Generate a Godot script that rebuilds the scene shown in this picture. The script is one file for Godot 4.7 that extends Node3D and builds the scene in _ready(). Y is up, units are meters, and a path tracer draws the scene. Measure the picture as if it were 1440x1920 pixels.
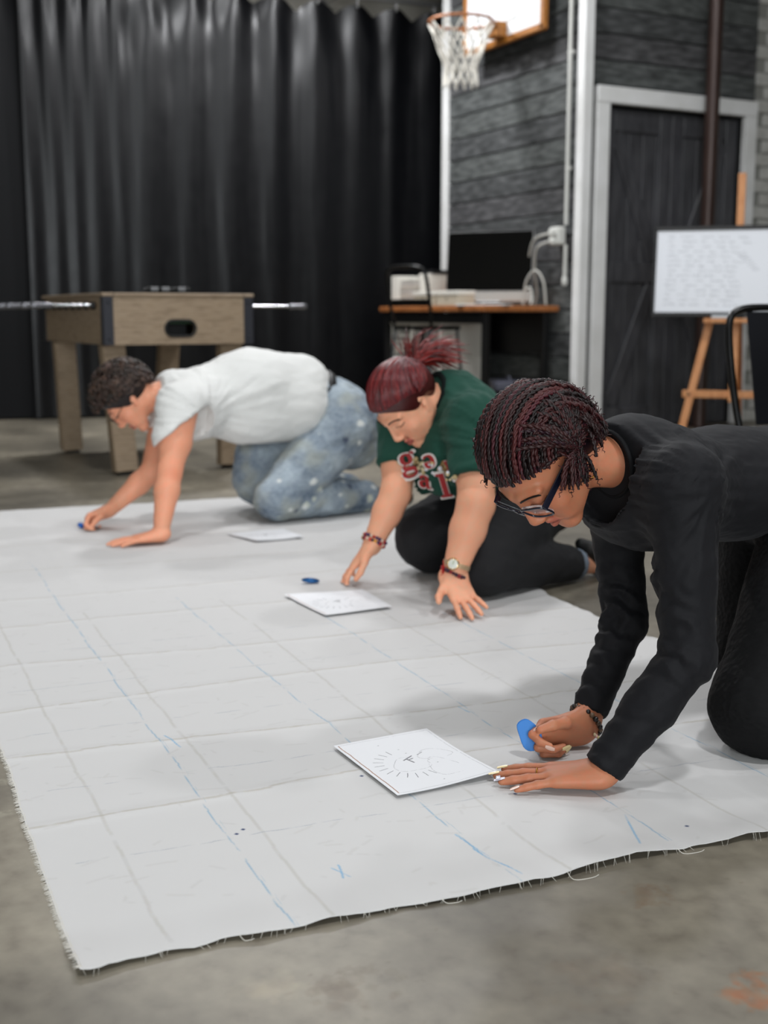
extends Node3D

# ---------------------------------------------------------------- mesh builder
class MB:
	var v := PackedVector3Array()
	var n := PackedVector3Array()
	var uv := PackedVector2Array()
	var c := PackedColorArray()
	var ix := PackedInt32Array()
	var tint := Color.WHITE

	func vert(p: Vector3, nn: Vector3, u := Vector2.ZERO) -> int:
		v.append(p); n.append(nn); uv.append(u); c.append(tint)
		return v.size() - 1

	func tri(a: int, b: int, d: int) -> void:
		# clockwise seen from the side the normals point to
		var f := (v[b] - v[a]).cross(v[d] - v[a])
		if f.dot(n[a] + n[b] + n[d]) > 0.0:
			ix.append(a); ix.append(d); ix.append(b)
		else:
			ix.append(a); ix.append(b); ix.append(d)

	func quad(p0: Vector3, p1: Vector3, p2: Vector3, p3: Vector3, nn: Vector3) -> void:
		var a := vert(p0, nn, Vector2(0, 1)); var b := vert(p1, nn, Vector2(1, 1))
		var d := vert(p2, nn, Vector2(1, 0)); var e := vert(p3, nn, Vector2(0, 0))
		tri(a, b, d); tri(a, d, e)

	# chamfered box, centre at t.origin
	func box(size: Vector3, t := Transform3D(), bev := 0.003) -> void:
		var h := size * 0.5
		bev = minf(bev, minf(h.x, minf(h.y, h.z)) * 0.9)
		var i := h - Vector3.ONE * bev
		for ax in 3:
			var u := (ax + 1) % 3
			var w := (ax + 2) % 3
			for s in [-1.0, 1.0]:
				var pts := []
				for q in [[-1, -1], [1, -1], [1, 1], [-1, 1]]:
					var p := Vector3.ZERO
					p[ax] = s * h[ax]; p[u] = q[0] * i[u]; p[w] = q[1] * i[w]
					pts.append(t * p)
				var nn := Vector3.ZERO
				nn[ax] = s
				quad(pts[0], pts[1], pts[2], pts[3], (t.basis * nn).normalized())
			for s in [-1.0, 1.0]:
				for r in [-1.0, 1.0]:
					var p0 := Vector3.ZERO; var p1 := Vector3.ZERO
					p0[ax] = -i[ax]; p0[u] = s * h[u]; p0[w] = r * i[w]
					p1[ax] = -i[ax]; p1[u] = s * i[u]; p1[w] = r * h[w]
					var p2 := p1; var p3 := p0
					p2[ax] = i[ax]; p3[ax] = i[ax]
					var nn := Vector3.ZERO
					nn[u] = s; nn[w] = r
					quad(t * p0, t * p1, t * p2, t * p3, (t.basis * nn).normalized())
		for sx in [-1.0, 1.0]:
			for sy in [-1.0, 1.0]:
				for sz in [-1.0, 1.0]:
					var nn := (t.basis * Vector3(sx, sy, sz)).normalized()
					var a := vert(t * Vector3(sx * h.x, sy * i.y, sz * i.z), nn)
					var b := vert(t * Vector3(sx * i.x, sy * h.y, sz * i.z), nn)
					var d := vert(t * Vector3(sx * i.x, sy * i.y, sz * h.z), nn)
					tri(a, b, d)

	# box between two points with given width/thickness; 'side' is the width direction hint
	func bar(p: Vector3, q: Vector3, wide: float, thick: float, side: Vector3, bev := 0.003) -> void:
		var y := (q - p).normalized()
		var x := (side - y * side.dot(y)).normalized()
		var z := x.cross(y)
		box(Vector3(wide, (q - p).length(), thick), Transform3D(Basis(x, y, z), (p + q) * 0.5), bev)

	func tube(pts: PackedVector3Array, rad: Array, sides := 8, capped := true, closed := false) -> void:
		var m := pts.size()
		var up := Vector3.UP
		var start := v.size()
		var prev := Vector3.ZERO
		for i in m:
			var d: Vector3
			if closed:
				d = pts[(i + 1) % m] - pts[(i + m - 1) % m]
			else:
				d = pts[mini(i + 1, m - 1)] - pts[maxi(i - 1, 0)]
			d = d.normalized()
			if i == 0:
				up = Vector3.UP if absf(d.y) < 0.9 else Vector3.RIGHT
				prev = (up - d * up.dot(d)).normalized()
			else:
				prev = (prev - d * prev.dot(d)).normalized()
			var w := d.cross(prev)
			var r: float = rad[i] if rad.size() > 1 else rad[0]
			for k in sides:
				var a := TAU * k / sides
				var o := prev * cos(a) + w * sin(a)
				vert(pts[i] + o * r, o, Vector2(float(k) / sides, float(i) / m))
		for i in (m if closed else m - 1):
			var j := (i + 1) % m
			for k in sides:
				var k2 := (k + 1) % sides
				tri(start + i * sides + k, start + i * sides + k2, start + j * sides + k2)
				tri(start + i * sides + k, start + j * sides + k2, start + j * sides + k)
		if capped and not closed:
			for e in 2:
				var i := 0 if e == 0 else m - 1
				var nn := (pts[0] - pts[1]).normalized() if e == 0 else (pts[m - 1] - pts[m - 2]).normalized()
				var cc := vert(pts[i], nn)
				var first := v.size()
				for k in sides:
					vert(v[start + i * sides + k], nn)
				for k in sides:
					tri(cc, first + k, first + (k + 1) % sides)

	# surface of revolution round the local y axis; prof: [radius, y]
	func lathe(prof: Array, t := Transform3D(), sides := 20) -> void:
		var start := v.size()
		var m := prof.size()
		for i in m:
			var a: Vector2 = Vector2(prof[maxi(i - 1, 0)][0], prof[maxi(i - 1, 0)][1])
			var b: Vector2 = Vector2(prof[mini(i + 1, m - 1)][0], prof[mini(i + 1, m - 1)][1])
			var d := (b - a).normalized()
			for k in sides:
				var th := TAU * k / sides
				var o := Vector3(cos(th), 0, sin(th))
				var nn := (o * d.y + Vector3(0, -d.x, 0))
				vert(t * (o * float(prof[i][0]) + Vector3(0, prof[i][1], 0)), (t.basis * nn).normalized())
		for i in m - 1:
			for k in sides:
				var k2 := (k + 1) % sides
				tri(start + i * sides + k, start + i * sides + k2, start + (i + 1) * sides + k2)
				tri(start + i * sides + k, start + (i + 1) * sides + k2, start + (i + 1) * sides + k)

	func ball(p: Vector3, r: Vector3, basis := Basis(), seg := 10) -> void:
		var prof := []
		for i in seg + 1:
			var a := -PI / 2 + PI * i / seg
			prof.append([maxf(cos(a), 0.001), sin(a)])
		lathe(prof, Transform3D(basis * Basis.from_scale(r), p), seg * 2)

	# flat polygon (list of Vector2 in the local xy plane) given thickness along local z
	func slab(poly: PackedVector2Array, thick: float, t := Transform3D()) -> void:
		var tr := Geometry2D.triangulate_polygon(poly)
		for s in [-1.0, 1.0]:
			var first := v.size()
			for p in poly:
				vert(t * Vector3(p.x, p.y, s * thick * 0.5), (t.basis * Vector3(0, 0, s)).normalized(), p)
			for i in range(0, tr.size(), 3):
				tri(first + tr[i], first + tr[i + 1], first + tr[i + 2])
		var turn := 1.0 if Geometry2D.is_polygon_clockwise(poly) else -1.0
		for i in poly.size():
			var p := poly[i]; var q := poly[(i + 1) % poly.size()]
			var d := (q - p).normalized()
			var nn := (t.basis * Vector3(-d.y * turn, d.x * turn, 0)).normalized()
			quad(t * Vector3(p.x, p.y, -thick / 2), t * Vector3(q.x, q.y, -thick / 2), t * Vector3(q.x, q.y, thick / 2), t * Vector3(p.x, p.y, thick / 2), nn)

	func mesh() -> ArrayMesh:
		var a := []
		a.resize(Mesh.ARRAY_MAX)
		a[Mesh.ARRAY_VERTEX] = v
		a[Mesh.ARRAY_NORMAL] = n
		a[Mesh.ARRAY_TEX_UV] = uv
		a[Mesh.ARRAY_COLOR] = c
		a[Mesh.ARRAY_INDEX] = ix
		var m := ArrayMesh.new()
		m.add_surface_from_arrays(Mesh.PRIMITIVE_TRIANGLES, a)
		return m

# ---------------------------------------------------------------- distance field
class Field:
	var a := PackedVector3Array()
	var ba := PackedVector3Array()
	var inv := PackedFloat32Array()
	var ra := PackedFloat32Array()
	var dr := PackedFloat32Array()
	var kk := PackedFloat32Array()
	var sc := PackedFloat32Array()
	var warp := PackedByteArray()
	var M: Array[Transform3D] = []
	var cut_c := PackedVector3Array()
	var cut_n := PackedVector3Array()
	var cut_r := PackedFloat32Array()
	var sub_c := PackedVector3Array()
	var sub_r := PackedFloat32Array()
	var sub_k := PackedFloat32Array()
	var kmax := 0.0
	var blo := Vector3.ONE * 99.0
	var bhi := Vector3.ONE * -99.0

	func grow(p: Vector3, r: float) -> void:
		blo = blo.min(p - Vector3.ONE * r)
		bhi = bhi.max(p + Vector3.ONE * r)

	func add(p: Vector3, q: Vector3, r1: float, r2: float, k: float, t: Transform3D, w: bool, s: float) -> void:
		a.append(p); ba.append(q - p)
		var l := (q - p).length_squared()
		inv.append(1.0 / l if l > 1e-9 else 0.0)
		ra.append(r1); dr.append(r2 - r1); kk.append(k); sc.append(s); warp.append(1 if w else 0); M.append(t)
		kmax = maxf(kmax, k)

	func cap(p: Vector3, q: Vector3, r1: float, r2: float, k := 0.02) -> void:
		add(p, q, r1, r2, k, Transform3D(), false, 1.0)
		grow(p, r1); grow(q, r2)

	# capsule whose section is squashed by f along direction d (f > 1 widens)
	func fcap(p: Vector3, q: Vector3, r1: float, r2: float, d: Vector3, f: float, k := 0.03) -> void:
		d = d.normalized()
		var g := 1.0 / f - 1.0
		var b := Basis(Vector3.RIGHT + d * d.x * g, Vector3.UP + d * d.y * g, Vector3.BACK + d * d.z * g)
		var t := Transform3D(b, Vector3.ZERO)
		add(t * p, t * q, r1, r2, k, t, true, minf(1.0, f))
		grow(p, r1 * maxf(1.0, f)); grow(q, r2 * maxf(1.0, f))

	func ell(p: Vector3, r: Vector3, b: Basis, k := 0.02) -> void:
		var t := Transform3D(Basis.from_scale(Vector3(1.0 / r.x, 1.0 / r.y, 1.0 / r.z)) * b.inverse(), Vector3.ZERO)
		t.origin = -(t.basis * p)
		add(Vector3.ZERO, Vector3.ZERO, 1.0, 1.0, k, t, true, minf(r.x, minf(r.y, r.z)))
		grow(p, maxf(r.x, maxf(r.y, r.z)))

	func cut(p: Vector3, nn: Vector3, r: float) -> void:
		cut_c.append(p); cut_n.append(nn.normalized()); cut_r.append(r)

	func sub(p: Vector3, r: float, k := 0.008) -> void:
		sub_c.append(p); sub_r.append(r); sub_k.append(k)

	func one(i: int, q: Vector3) -> float:
		var p := q
		if warp[i]:
			p = M[i] * q
		var pa := p - a[i]
		var t := clampf(pa.dot(ba[i]) * inv[i], 0.0, 1.0)
		return ((pa - ba[i] * t).length() - ra[i] - dr[i] * t) * sc[i]

	func at(q: Vector3, act: PackedInt32Array) -> float:
		var D := 1.0
		for i in act:
			var p := q
			if warp[i]:
				p = M[i] * q
			var pa := p - a[i]
			var b := ba[i]
			var t := clampf(pa.dot(b) * inv[i], 0.0, 1.0)
			var d := ((pa - b * t).length() - ra[i] - dr[i] * t) * sc[i]
			var k := kk[i]
			var h := k - absf(d - D)
			if h > 0.0:
				D = minf(D, d) - h * h / k * 0.25
			else:
				D = minf(D, d)
		for i in sub_c.size():
			var d := sub_r[i] - q.distance_to(sub_c[i])
			var k := sub_k[i]
			var h := k - absf(d - D)
			D = maxf(D, d) + (h * h / k * 0.25 if h > 0.0 else 0.0)
		for i in cut_c.size():
			var o := q - cut_c[i]
			if o.length_squared() < cut_r[i] * cut_r[i]:
				D = maxf(D, o.dot(cut_n[i]))
		return D

	func all() -> PackedInt32Array:
		return PackedInt32Array(range(a.size()))

	func grad(p: Vector3) -> Vector3:
		var e := 0.002
		var al := all()
		return Vector3(at(p + Vector3(e, 0, 0), al) - at(p - Vector3(e, 0, 0), al), at(p + Vector3(0, e, 0), al) - at(p - Vector3(0, e, 0), al), at(p + Vector3(0, 0, e), al) - at(p - Vector3(0, 0, e), al)).normalized()

	# first surface point from p along d
	func hit(p: Vector3, d: Vector3) -> Vector3:
		d = d.normalized()
		var al := all()
		for i in 60:
			var s := at(p, al)
			if absf(s) < 0.0004:
				break
			p += d * s * 0.9
		return p

	# surface nets on 8-cell blocks near the surface; shape(p, n) -> displacement along n; paint(p, n) -> Color
	func nets(out: MB, lo: Vector3, hi: Vector3, cell: float, floor_y := -1.0, shape = null, paint = null, smooth := 0) -> void:
		var nb := Vector3i(((hi - lo) / (cell * 8.0)).ceil())
		var gx := nb.x * 8 + 1; var gy := nb.y * 8 + 1; var gz := nb.z * 8 + 1
		var sy := gx; var sz := gx * gy
		var val := PackedFloat32Array()
		val.resize(gx * gy * gz)
		val.fill(1.0)
		var hd := cell * 8.0 * 0.867
		var blocks: Array[Vector3i] = []
		for bz in nb.z:
			for by in nb.y:
				for bx in nb.x:
					var o := Vector3i(bx * 8, by * 8, bz * 8)
					var cc := lo + (Vector3(o) + Vector3.ONE * 4.0) * cell
					var act := PackedInt32Array()
					var least := 1.0
					for i in a.size():
						var d := one(i, cc)
						least = minf(least, d)
						if d < hd + kmax:
							act.append(i)
					if act.is_empty():
						continue
					if least < -hd - 0.002 and cut_c.is_empty():
						for z in 9:
							for y in 9:
								for x in 9:
									val[o.x + x + (o.y + y) * sy + (o.z + z) * sz] = -1.0
						continue
					var neg := false
					for z in 9:
						for y in 9:
							var row := o.x + (o.y + y) * sy + (o.z + z) * sz
							for x in 9:
								var w := at(lo + Vector3(o.x + x, o.y + y, o.z + z) * cell, act)
								val[row + x] = w
								if w < 0.0:
									neg = true
					if neg:
						blocks.append(o)
		var vid := PackedInt32Array()
		vid.resize(gx * gy * gz)
		vid.fill(-1)
		var first := out.v.size()
		var pos := PackedVector3Array()
		var cells := PackedInt32Array()
		var offs := [0, 1, sy, sy + 1, sz, sz + 1, sz + sy, sz + sy + 1]
		var corner := [Vector3(0, 0, 0), Vector3(1, 0, 0), Vector3(0, 1, 0), Vector3(1, 1, 0), Vector3(0, 0, 1), Vector3(1, 0, 1), Vector3(0, 1, 1), Vector3(1, 1, 1)]
		var edges := [[0, 1], [2, 3], [4, 5], [6, 7], [0, 2], [1, 3], [4, 6], [5, 7], [0, 4], [1, 5], [2, 6], [3, 7]]
		var seen := {}
		for o0 in blocks:
			for dz in [0, -8, 8]:
				for dy in [0, -8, 8]:
					for dx in [0, -8, 8]:
						if absi(dx) + absi(dy) + absi(dz) > 8:
							continue
						var o: Vector3i = o0 + Vector3i(dx, dy, dz)
						if seen.has(o) or o.x < 0 or o.y < 0 or o.z < 0 or o.x + 8 >= gx or o.y + 8 >= gy or o.z + 8 >= gz:
							continue
						seen[o] = true
						for z in 8:
							for y in 8:
								var row := o.x + (o.y + y) * sy + (o.z + z) * sz
								for x in 8:
									var i := row + x
									var s := val[i] < 0.0
									if s == (val[i + 1] < 0.0) and s == (val[i + sy] < 0.0) and s == (val[i + sz] < 0.0) and s == (val[i + sy + 1] < 0.0) and s == (val[i + sz + 1] < 0.0) and s == (val[i + sz + sy] < 0.0) and s == (val[i + sz + sy + 1] < 0.0):
										continue
									var sum := Vector3.ZERO
									var cnt := 0
									for e in edges:
										var va: float = val[i + offs[e[0]]]
										var vb: float = val[i + offs[e[1]]]
										if (va < 0.0) != (vb < 0.0):
											sum += (corner[e[0]] as Vector3).lerp(corner[e[1]], va / (va - vb))
											cnt += 1
									vid[i] = pos.size()
									cells.append(i)
									pos.append(lo + (Vector3(o.x + x, o.y + y, o.z + z) + sum / cnt) * cell)
		var tris := PackedInt32Array()
		for i in cells:
			var s := val[i] < 0.0
			for ax in 3:
				var st: int = [1, sy, sz][ax]
				if s == (val[i + st] < 0.0):
					continue
				var u: int = [sy, sz, 1][ax]
				var w: int = [sz, 1, sy][ax]
				if i - u - w < 0:
					continue
				var v0 := vid[i]; var v1 := vid[i - u]; var v2 := vid[i - u - w]; var v3 := vid[i - w]
				if v1 < 0 or v2 < 0 or v3 < 0:
					continue
				if s:
					tris.append_array([v0, v2, v1, v0, v3, v2])
				else:
					tris.append_array([v0, v1, v2, v0, v2, v3])
		for r in smooth:
			var acc := PackedVector3Array(); acc.resize(pos.size())
			var cn := PackedInt32Array(); cn.resize(pos.size())
			for t in range(0, tris.size(), 3):
				for e in 3:
					var p := tris[t + e]; var q := tris[t + (e + 1) % 3]
					acc[p] += pos[q]; cn[p] += 1
			for i in pos.size():
				if cn[i] > 0:
					pos[i] = pos[i].lerp(acc[i] / cn[i], 0.5)
		var nor := normals(pos, tris)
		if shape != null:
			for i in pos.size():
				pos[i] += nor[i] * float(shape.call(pos[i], nor[i]))
		if floor_y > -0.5:
			for i in pos.size():
				if pos[i].y < floor_y:
					pos[i] = Vector3(pos[i].x, floor_y, pos[i].z)
		if shape != null or floor_y > -0.5:
			nor = normals(pos, tris)
		for i in pos.size():
			out.v.append(pos[i]); out.n.append(nor[i]); out.uv.append(Vector2.ZERO)
			out.c.append(paint.call(pos[i], nor[i]) if paint != null else out.tint)
		for i in tris:
			out.ix.append(first + i)

	func build(out: MB, cell: float, floor_y := -1.0, shape = null, paint = null, smooth := 0) -> void:
		nets(out, blo - Vector3.ONE * (cell * 2.0 + 0.006), bhi + Vector3.ONE * (cell * 2.0 + 0.006), cell, floor_y, shape, paint, smooth)

	func normals(pos: PackedVector3Array, tris: PackedInt32Array) -> PackedVector3Array:
		var nor := PackedVector3Array()
		nor.resize(pos.size())
		for t in range(0, tris.size(), 3):
			var p := pos[tris[t]]
			var f := (pos[tris[t + 2]] - p).cross(pos[tris[t + 1]] - p)
			nor[tris[t]] += f; nor[tris[t + 1]] += f; nor[tris[t + 2]] += f
		for i in nor.size():
			nor[i] = nor[i].normalized()
		return nor

# ---------------------------------------------------------------- scene helpers
var used := {}
var rng := RandomNumberGenerator.new()

func numbered(called: String) -> String:
	used[called] = used.get(called, -1) + 1
	return called if used[called] == 0 else "%s_%03d" % [called, used[called]]

func tag(o: Node, label: String, category := "", group := "", kind := "") -> void:
	if label: o.set_meta("label", label)
	if category: o.set_meta("category", category)
	if group: o.set_meta("group", group)
	if kind: o.set_meta("kind", kind)

func thing(called: String, label: String, category: String, at := Vector3.ZERO, turn := 0.0, group := "") -> Node3D:
	var o := Node3D.new()
	o.name = numbered(called)
	add_child(o)
	o.position = at
	o.rotation.y = turn
	tag(o, label, category, group)
	return o

func obj(called: String, mb: Variant, m: Material, parent: Node = self, label := "") -> MeshInstance3D:
	var o := MeshInstance3D.new()
	o.name = numbered(called) if parent == self else called
	o.mesh = mb.mesh() if mb is MB else mb
	o.material_override = m
	o.cast_shadow = GeometryInstance3D.SHADOW_CASTING_SETTING_ON
	parent.add_child(o, true)
	if label: o.set_meta("label", label)
	return o

func struct(called: String, mb: Variant, m: Material, label := "") -> MeshInstance3D:
	var o := obj(called, mb, m)
	tag(o, label, "", "", "structure")
	return o

func bx(size: Vector3, at := Vector3.ZERO, bev := 0.003, turn := 0.0) -> MB:
	var m := MB.new()
	m.box(size, Transform3D(Basis(Vector3.UP, turn), at), bev)
	return m

func mat(col: Color, rough := 0.6, metal := 0.0, spec := 0.5) -> StandardMaterial3D:
	var m := StandardMaterial3D.new()
	m.albedo_color = col
	m.roughness = rough
	m.metallic = metal
	m.metallic_specular = spec
	return m

func noise_tex(freq: float, ramp: Array, seed_ := 1, size := 512, oct := 5, normal := false, strength := 4.0, type := FastNoiseLite.TYPE_SIMPLEX_SMOOTH) -> NoiseTexture2D:
	var f := FastNoiseLite.new()
	f.seed = seed_
	f.noise_type = type
	f.frequency = freq
	f.fractal_octaves = oct
	var t := NoiseTexture2D.new()
	t.width = size; t.height = size
	t.seamless = true
	t.noise = f
	if normal:
		t.as_normal_map = true
		t.bump_strength = strength
	elif ramp.size():
		var g := Gradient.new()
		g.offsets = PackedFloat32Array(range(ramp.size()).map(func(i): return float(i) / (ramp.size() - 1)))
		g.colors = PackedColorArray(ramp)
		t.color_ramp = g
	return t

func tri_mat(m: StandardMaterial3D, scale: Vector3, world := true) -> StandardMaterial3D:
	m.uv1_triplanar = true
	m.uv1_world_triplanar = world
	m.uv1_scale = scale
	return m

func wood(base: Color, dark: Color, scale := Vector3(1, 6, 6), seed_ := 3, rough := 0.6, world := false) -> StandardMaterial3D:
	var m := mat(Color.WHITE, rough)
	m.albedo_texture = noise_tex(0.012, [dark, base, base.lightened(0.06), base.lerp(dark, 0.5), base], seed_, 512, 5)
	return tri_mat(m, scale, world)

func P(list: Array) -> PackedVector3Array:
	return PackedVector3Array(list)

func curve(list: Array, steps := 6) -> PackedVector3Array:
	var o := PackedVector3Array()
	for i in list.size() - 1:
		var p0: Vector3 = list[maxi(i - 1, 0)]; var p1: Vector3 = list[i]
		var p2: Vector3 = list[i + 1]; var p3: Vector3 = list[mini(i + 2, list.size() - 1)]
		for k in steps:
			o.append(p1.cubic_interpolate(p2, p0, p3, float(k) / steps))
	o.append(list[-1])
	return o

# ---------------------------------------------------------------- scene
const CEIL := 4.9

func _ready() -> void:
	rng.seed = 7
	# camera
	var cam := Camera3D.new()
	cam.name = "camera"
	add_child(cam)
	cam.position = Vector3(0, 0.863, 0)
	cam.basis = Basis.from_euler(Vector3(deg_to_rad(-9.47), deg_to_rad(-27.3), 0))
	var lens := CameraAttributesPhysical.new()
	lens.frustum_focal_length = 40.65
	lens.frustum_focus_distance = 2.15
	lens.exposure_aperture = 3.3
	cam.attributes = lens
	cam.fov = 46.58
	# sky and exposure
	var we := WorldEnvironment.new()
	we.name = "environment"
	var env := Environment.new()
	env.background_mode = Environment.BG_COLOR
	env.background_color = Color(0.02, 0.02, 0.02)
	env.tonemap_mode = Environment.TONE_MAPPER_LINEAR
	env.tonemap_exposure = 0.75
	env.sdfgi_enabled = true
	env.ssao_enabled = true
	env.ssil_enabled = true
	we.environment = env
	add_child(we)
	lights()
	setting()
	canvas()
	curtains()
	foosball()
	hoop()
	desk()
	easel()
	column_and_chairs()
	people()

func lights() -> void:
	var shade := mat(Color(0.12, 0.12, 0.13), 0.5, 0.3)
	var glow := mat(Color(0.95, 0.95, 0.92), 0.5)
	glow.emission_enabled = true
	glow.emission = Color(1.0, 0.985, 0.97)
	glow.emission_energy_multiplier = 3.0
	var spots := [Vector3(1.5, 0, -4.3), Vector3(-1.6, 0, -3.4), Vector3(4.1, 0, -4.4), Vector3(2.4, -0.25, -8.4), Vector3(3.9, -0.4, -8.5), Vector3(1.3, 0, -0.3), Vector3(4.4, 0, -0.6), Vector3(4.0, 0, -6.6)]
	var power := [1.8, 1.2, 1.6, 2.6, 2.9, 2.2, 2.2, 1.8]
	for i in spots.size():
		var at: Vector3 = spots[i] + Vector3(0, 4.25, 0)
		var t := thing("pendant_lamp", "round dark metal pendant lamp hanging under the ceiling above the room", "lamp", at, 0, "pendant lamps under the ceiling")
		var s := MB.new()
		s.lathe([[0.02, 0.2], [0.05, 0.19], [0.12, 0.14], [0.2, 0.03], [0.215, -0.02], [0.205, -0.02], [0.19, 0.02], [0.11, 0.12], [0.02, 0.16]], Transform3D(), 24)
		obj("lamp_shade", s, shade, t)
		var d := MB.new()
		d.lathe([[0.001, 0.04], [0.185, 0.035], [0.187, 0.025], [0.001, 0.02]], Transform3D(), 24)
		obj("light_diffuser", d, glow, t)
		var w := MB.new()
		w.tube(P([Vector3(0, 0.19, 0), Vector3(0, CEIL - at.y, 0)]), [0.006], 6)
		obj("suspension_cord", w, shade, t)
		var l := AreaLight3D.new()
		l.name = "lamp_light"
		l.area_size = Vector2(0.3, 0.3)
		l.light_energy = power[i] * 4.0
		l.light_color = Color(0.985, 0.99, 1.0)
		l.area_range = 30.0
		l.area_attenuation = 2.0
		l.area_normalize_energy = true
		l.shadow_enabled = true
		t.add_child(l)
		l.position = Vector3(0, -0.03, 0)
		l.rotation.x = -PI / 2

func window_wall(beige: Material) -> void:
	# the wall behind the camera, with a wide frosted-glass overhead door that lets the daylight in
	var x0 := -4.2; var x1 := 0.9; var y1 := 3.3
	var m := MB.new()
	m.box(Vector3(x0 + 4.9, CEIL, 0.15), Transform3D(Basis(), Vector3((x0 - 4.9) / 2, CEIL / 2, 5.0)), 0.001)
	m.box(Vector3(10.9 - x1, CEIL, 0.15), Transform3D(Basis(), Vector3((x1 + 10.9) / 2, CEIL / 2, 5.0)), 0.001)
	m.box(Vector3(x1 - x0, CEIL - y1, 0.15), Transform3D(Basis(), Vector3((x0 + x1) / 2, (CEIL + y1) / 2, 5.0)), 0.001)
	struct("wall_near", m, beige)
	var glow := mat(Color(0.9, 0.92, 0.94), 0.4)
	glow.emission_enabled = true
	glow.emission = Color(0.95, 0.98, 1.0)
	glow.emission_energy_multiplier = 1.2
	var alu := mat(Color(0.6, 0.6, 0.6), 0.4, 0.6)
	var fr := MB.new()
	fr.box(Vector3(0.1, y1, 0.12), Transform3D(Basis(), Vector3(x0 + 0.05, y1 / 2, 4.98)), 0.004)
	fr.box(Vector3(0.1, y1, 0.12), Transform3D(Basis(), Vector3(x1 - 0.05, y1 / 2, 4.98)), 0.004)
	fr.box(Vector3(x1 - x0 - 0.2, 0.1, 0.12), Transform3D(Basis(), Vector3((x0 + x1) / 2, y1 - 0.05, 4.98)), 0.004)
	var w := struct("window_1", fr, alu, "wide frosted glass overhead door behind the photographer")
	for r in 4:
		for q in 4:
			var pw := (x1 - x0 - 0.2) / 4.0
			var ph := (y1 - 0.1) / 4.0
			obj("pane", bx(Vector3(pw - 0.06, ph - 0.06, 0.02), Vector3(x0 + 0.1 + pw * (q + 0.5), ph * (r + 0.5), 4.99), 0.003), glow, w)
			obj("muntin", bx(Vector3(pw, 0.06, 0.05), Vector3(x0 + 0.1 + pw * (q + 0.5), ph * (r + 1), 4.99), 0.003), alu, w)
			obj("muntin", bx(Vector3(0.06, ph - 0.06, 0.045), Vector3(x0 + 0.1 + pw * (q + 1), ph * (r + 0.5), 4.99), 0.003), alu, w)
	var l := AreaLight3D.new()
	l.name = "window_light"
	l.area_size = Vector2(x1 - x0 - 0.3, y1 - 0.3)
	l.light_energy = 62.0
	l.light_color = Color(0.96, 0.985, 1.0)
	l.area_range = 40.0
	l.area_attenuation = 2.0
	l.area_normalize_energy = true
	l.shadow_enabled = true
	add_child(l)
	l.position = Vector3((x0 + x1) / 2, y1 / 2, 4.9)

func plank_wall(called: String, label: String, along: Vector3, start: Vector3, len: float, normal: Vector3, hole: Rect2) -> void:
	# a backing slab with horizontal boards in front of it; 'hole' is the door opening in (along, height)
	var back := mat(Color(0.05, 0.05, 0.052), 0.9)
	var m := MB.new()
	var b := Basis(along, Vector3.UP, along.cross(Vector3.UP))
	var outward := 1.0 if b.z.dot(normal) > 0 else -1.0
	var slab := func(x0: float, x1: float, y0: float, y1: float) -> void:
		m.box(Vector3(x1 - x0, y1 - y0, 0.12), Transform3D(b, start + along * (x0 + x1) * 0.5 + Vector3.UP * (y0 + y1) * 0.5 - normal * 0.08), 0.002)
	if hole.size.x > 0.0:
		slab.call(0.0, hole.position.x, 0.0, CEIL)
		slab.call(hole.end.x, len, 0.0, CEIL)
		slab.call(hole.position.x, hole.end.x, hole.end.y, CEIL)
	else:
		slab.call(0.0, len, 0.0, CEIL)
	var wall := struct(called, m, back, label)
	var step := 0.1765
	var k := 0
	var y := 0.01
	while y < CEIL - 0.05:
		var spans := [[0.0, len]]
		if hole.size.x > 0.0 and y < hole.end.y - 0.03:
			spans = [[0.0, hole.position.x - 0.1], [hole.end.x + 0.1, len]]
		for s in spans:
			if s[1] - s[0] < 0.05:
				continue
			var p := MB.new()
			var lift := rng.randf_range(0.0, 0.004)
			p.box(Vector3(s[1] - s[0], step - 0.009, 0.02), Transform3D(b.rotated(normal, rng.randf_range(-0.0012, 0.0012)), start + along * (s[0] + s[1]) * 0.5 + Vector3.UP * (y + step * 0.5) - normal * (0.01 - lift)), 0.005)
			obj("plank", p, plank_mats[k % plank_mats.size()], wall)
			k += rng.randi_range(1, 3)
		y += step

var plank_mats: Array[StandardMaterial3D] = []

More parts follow.
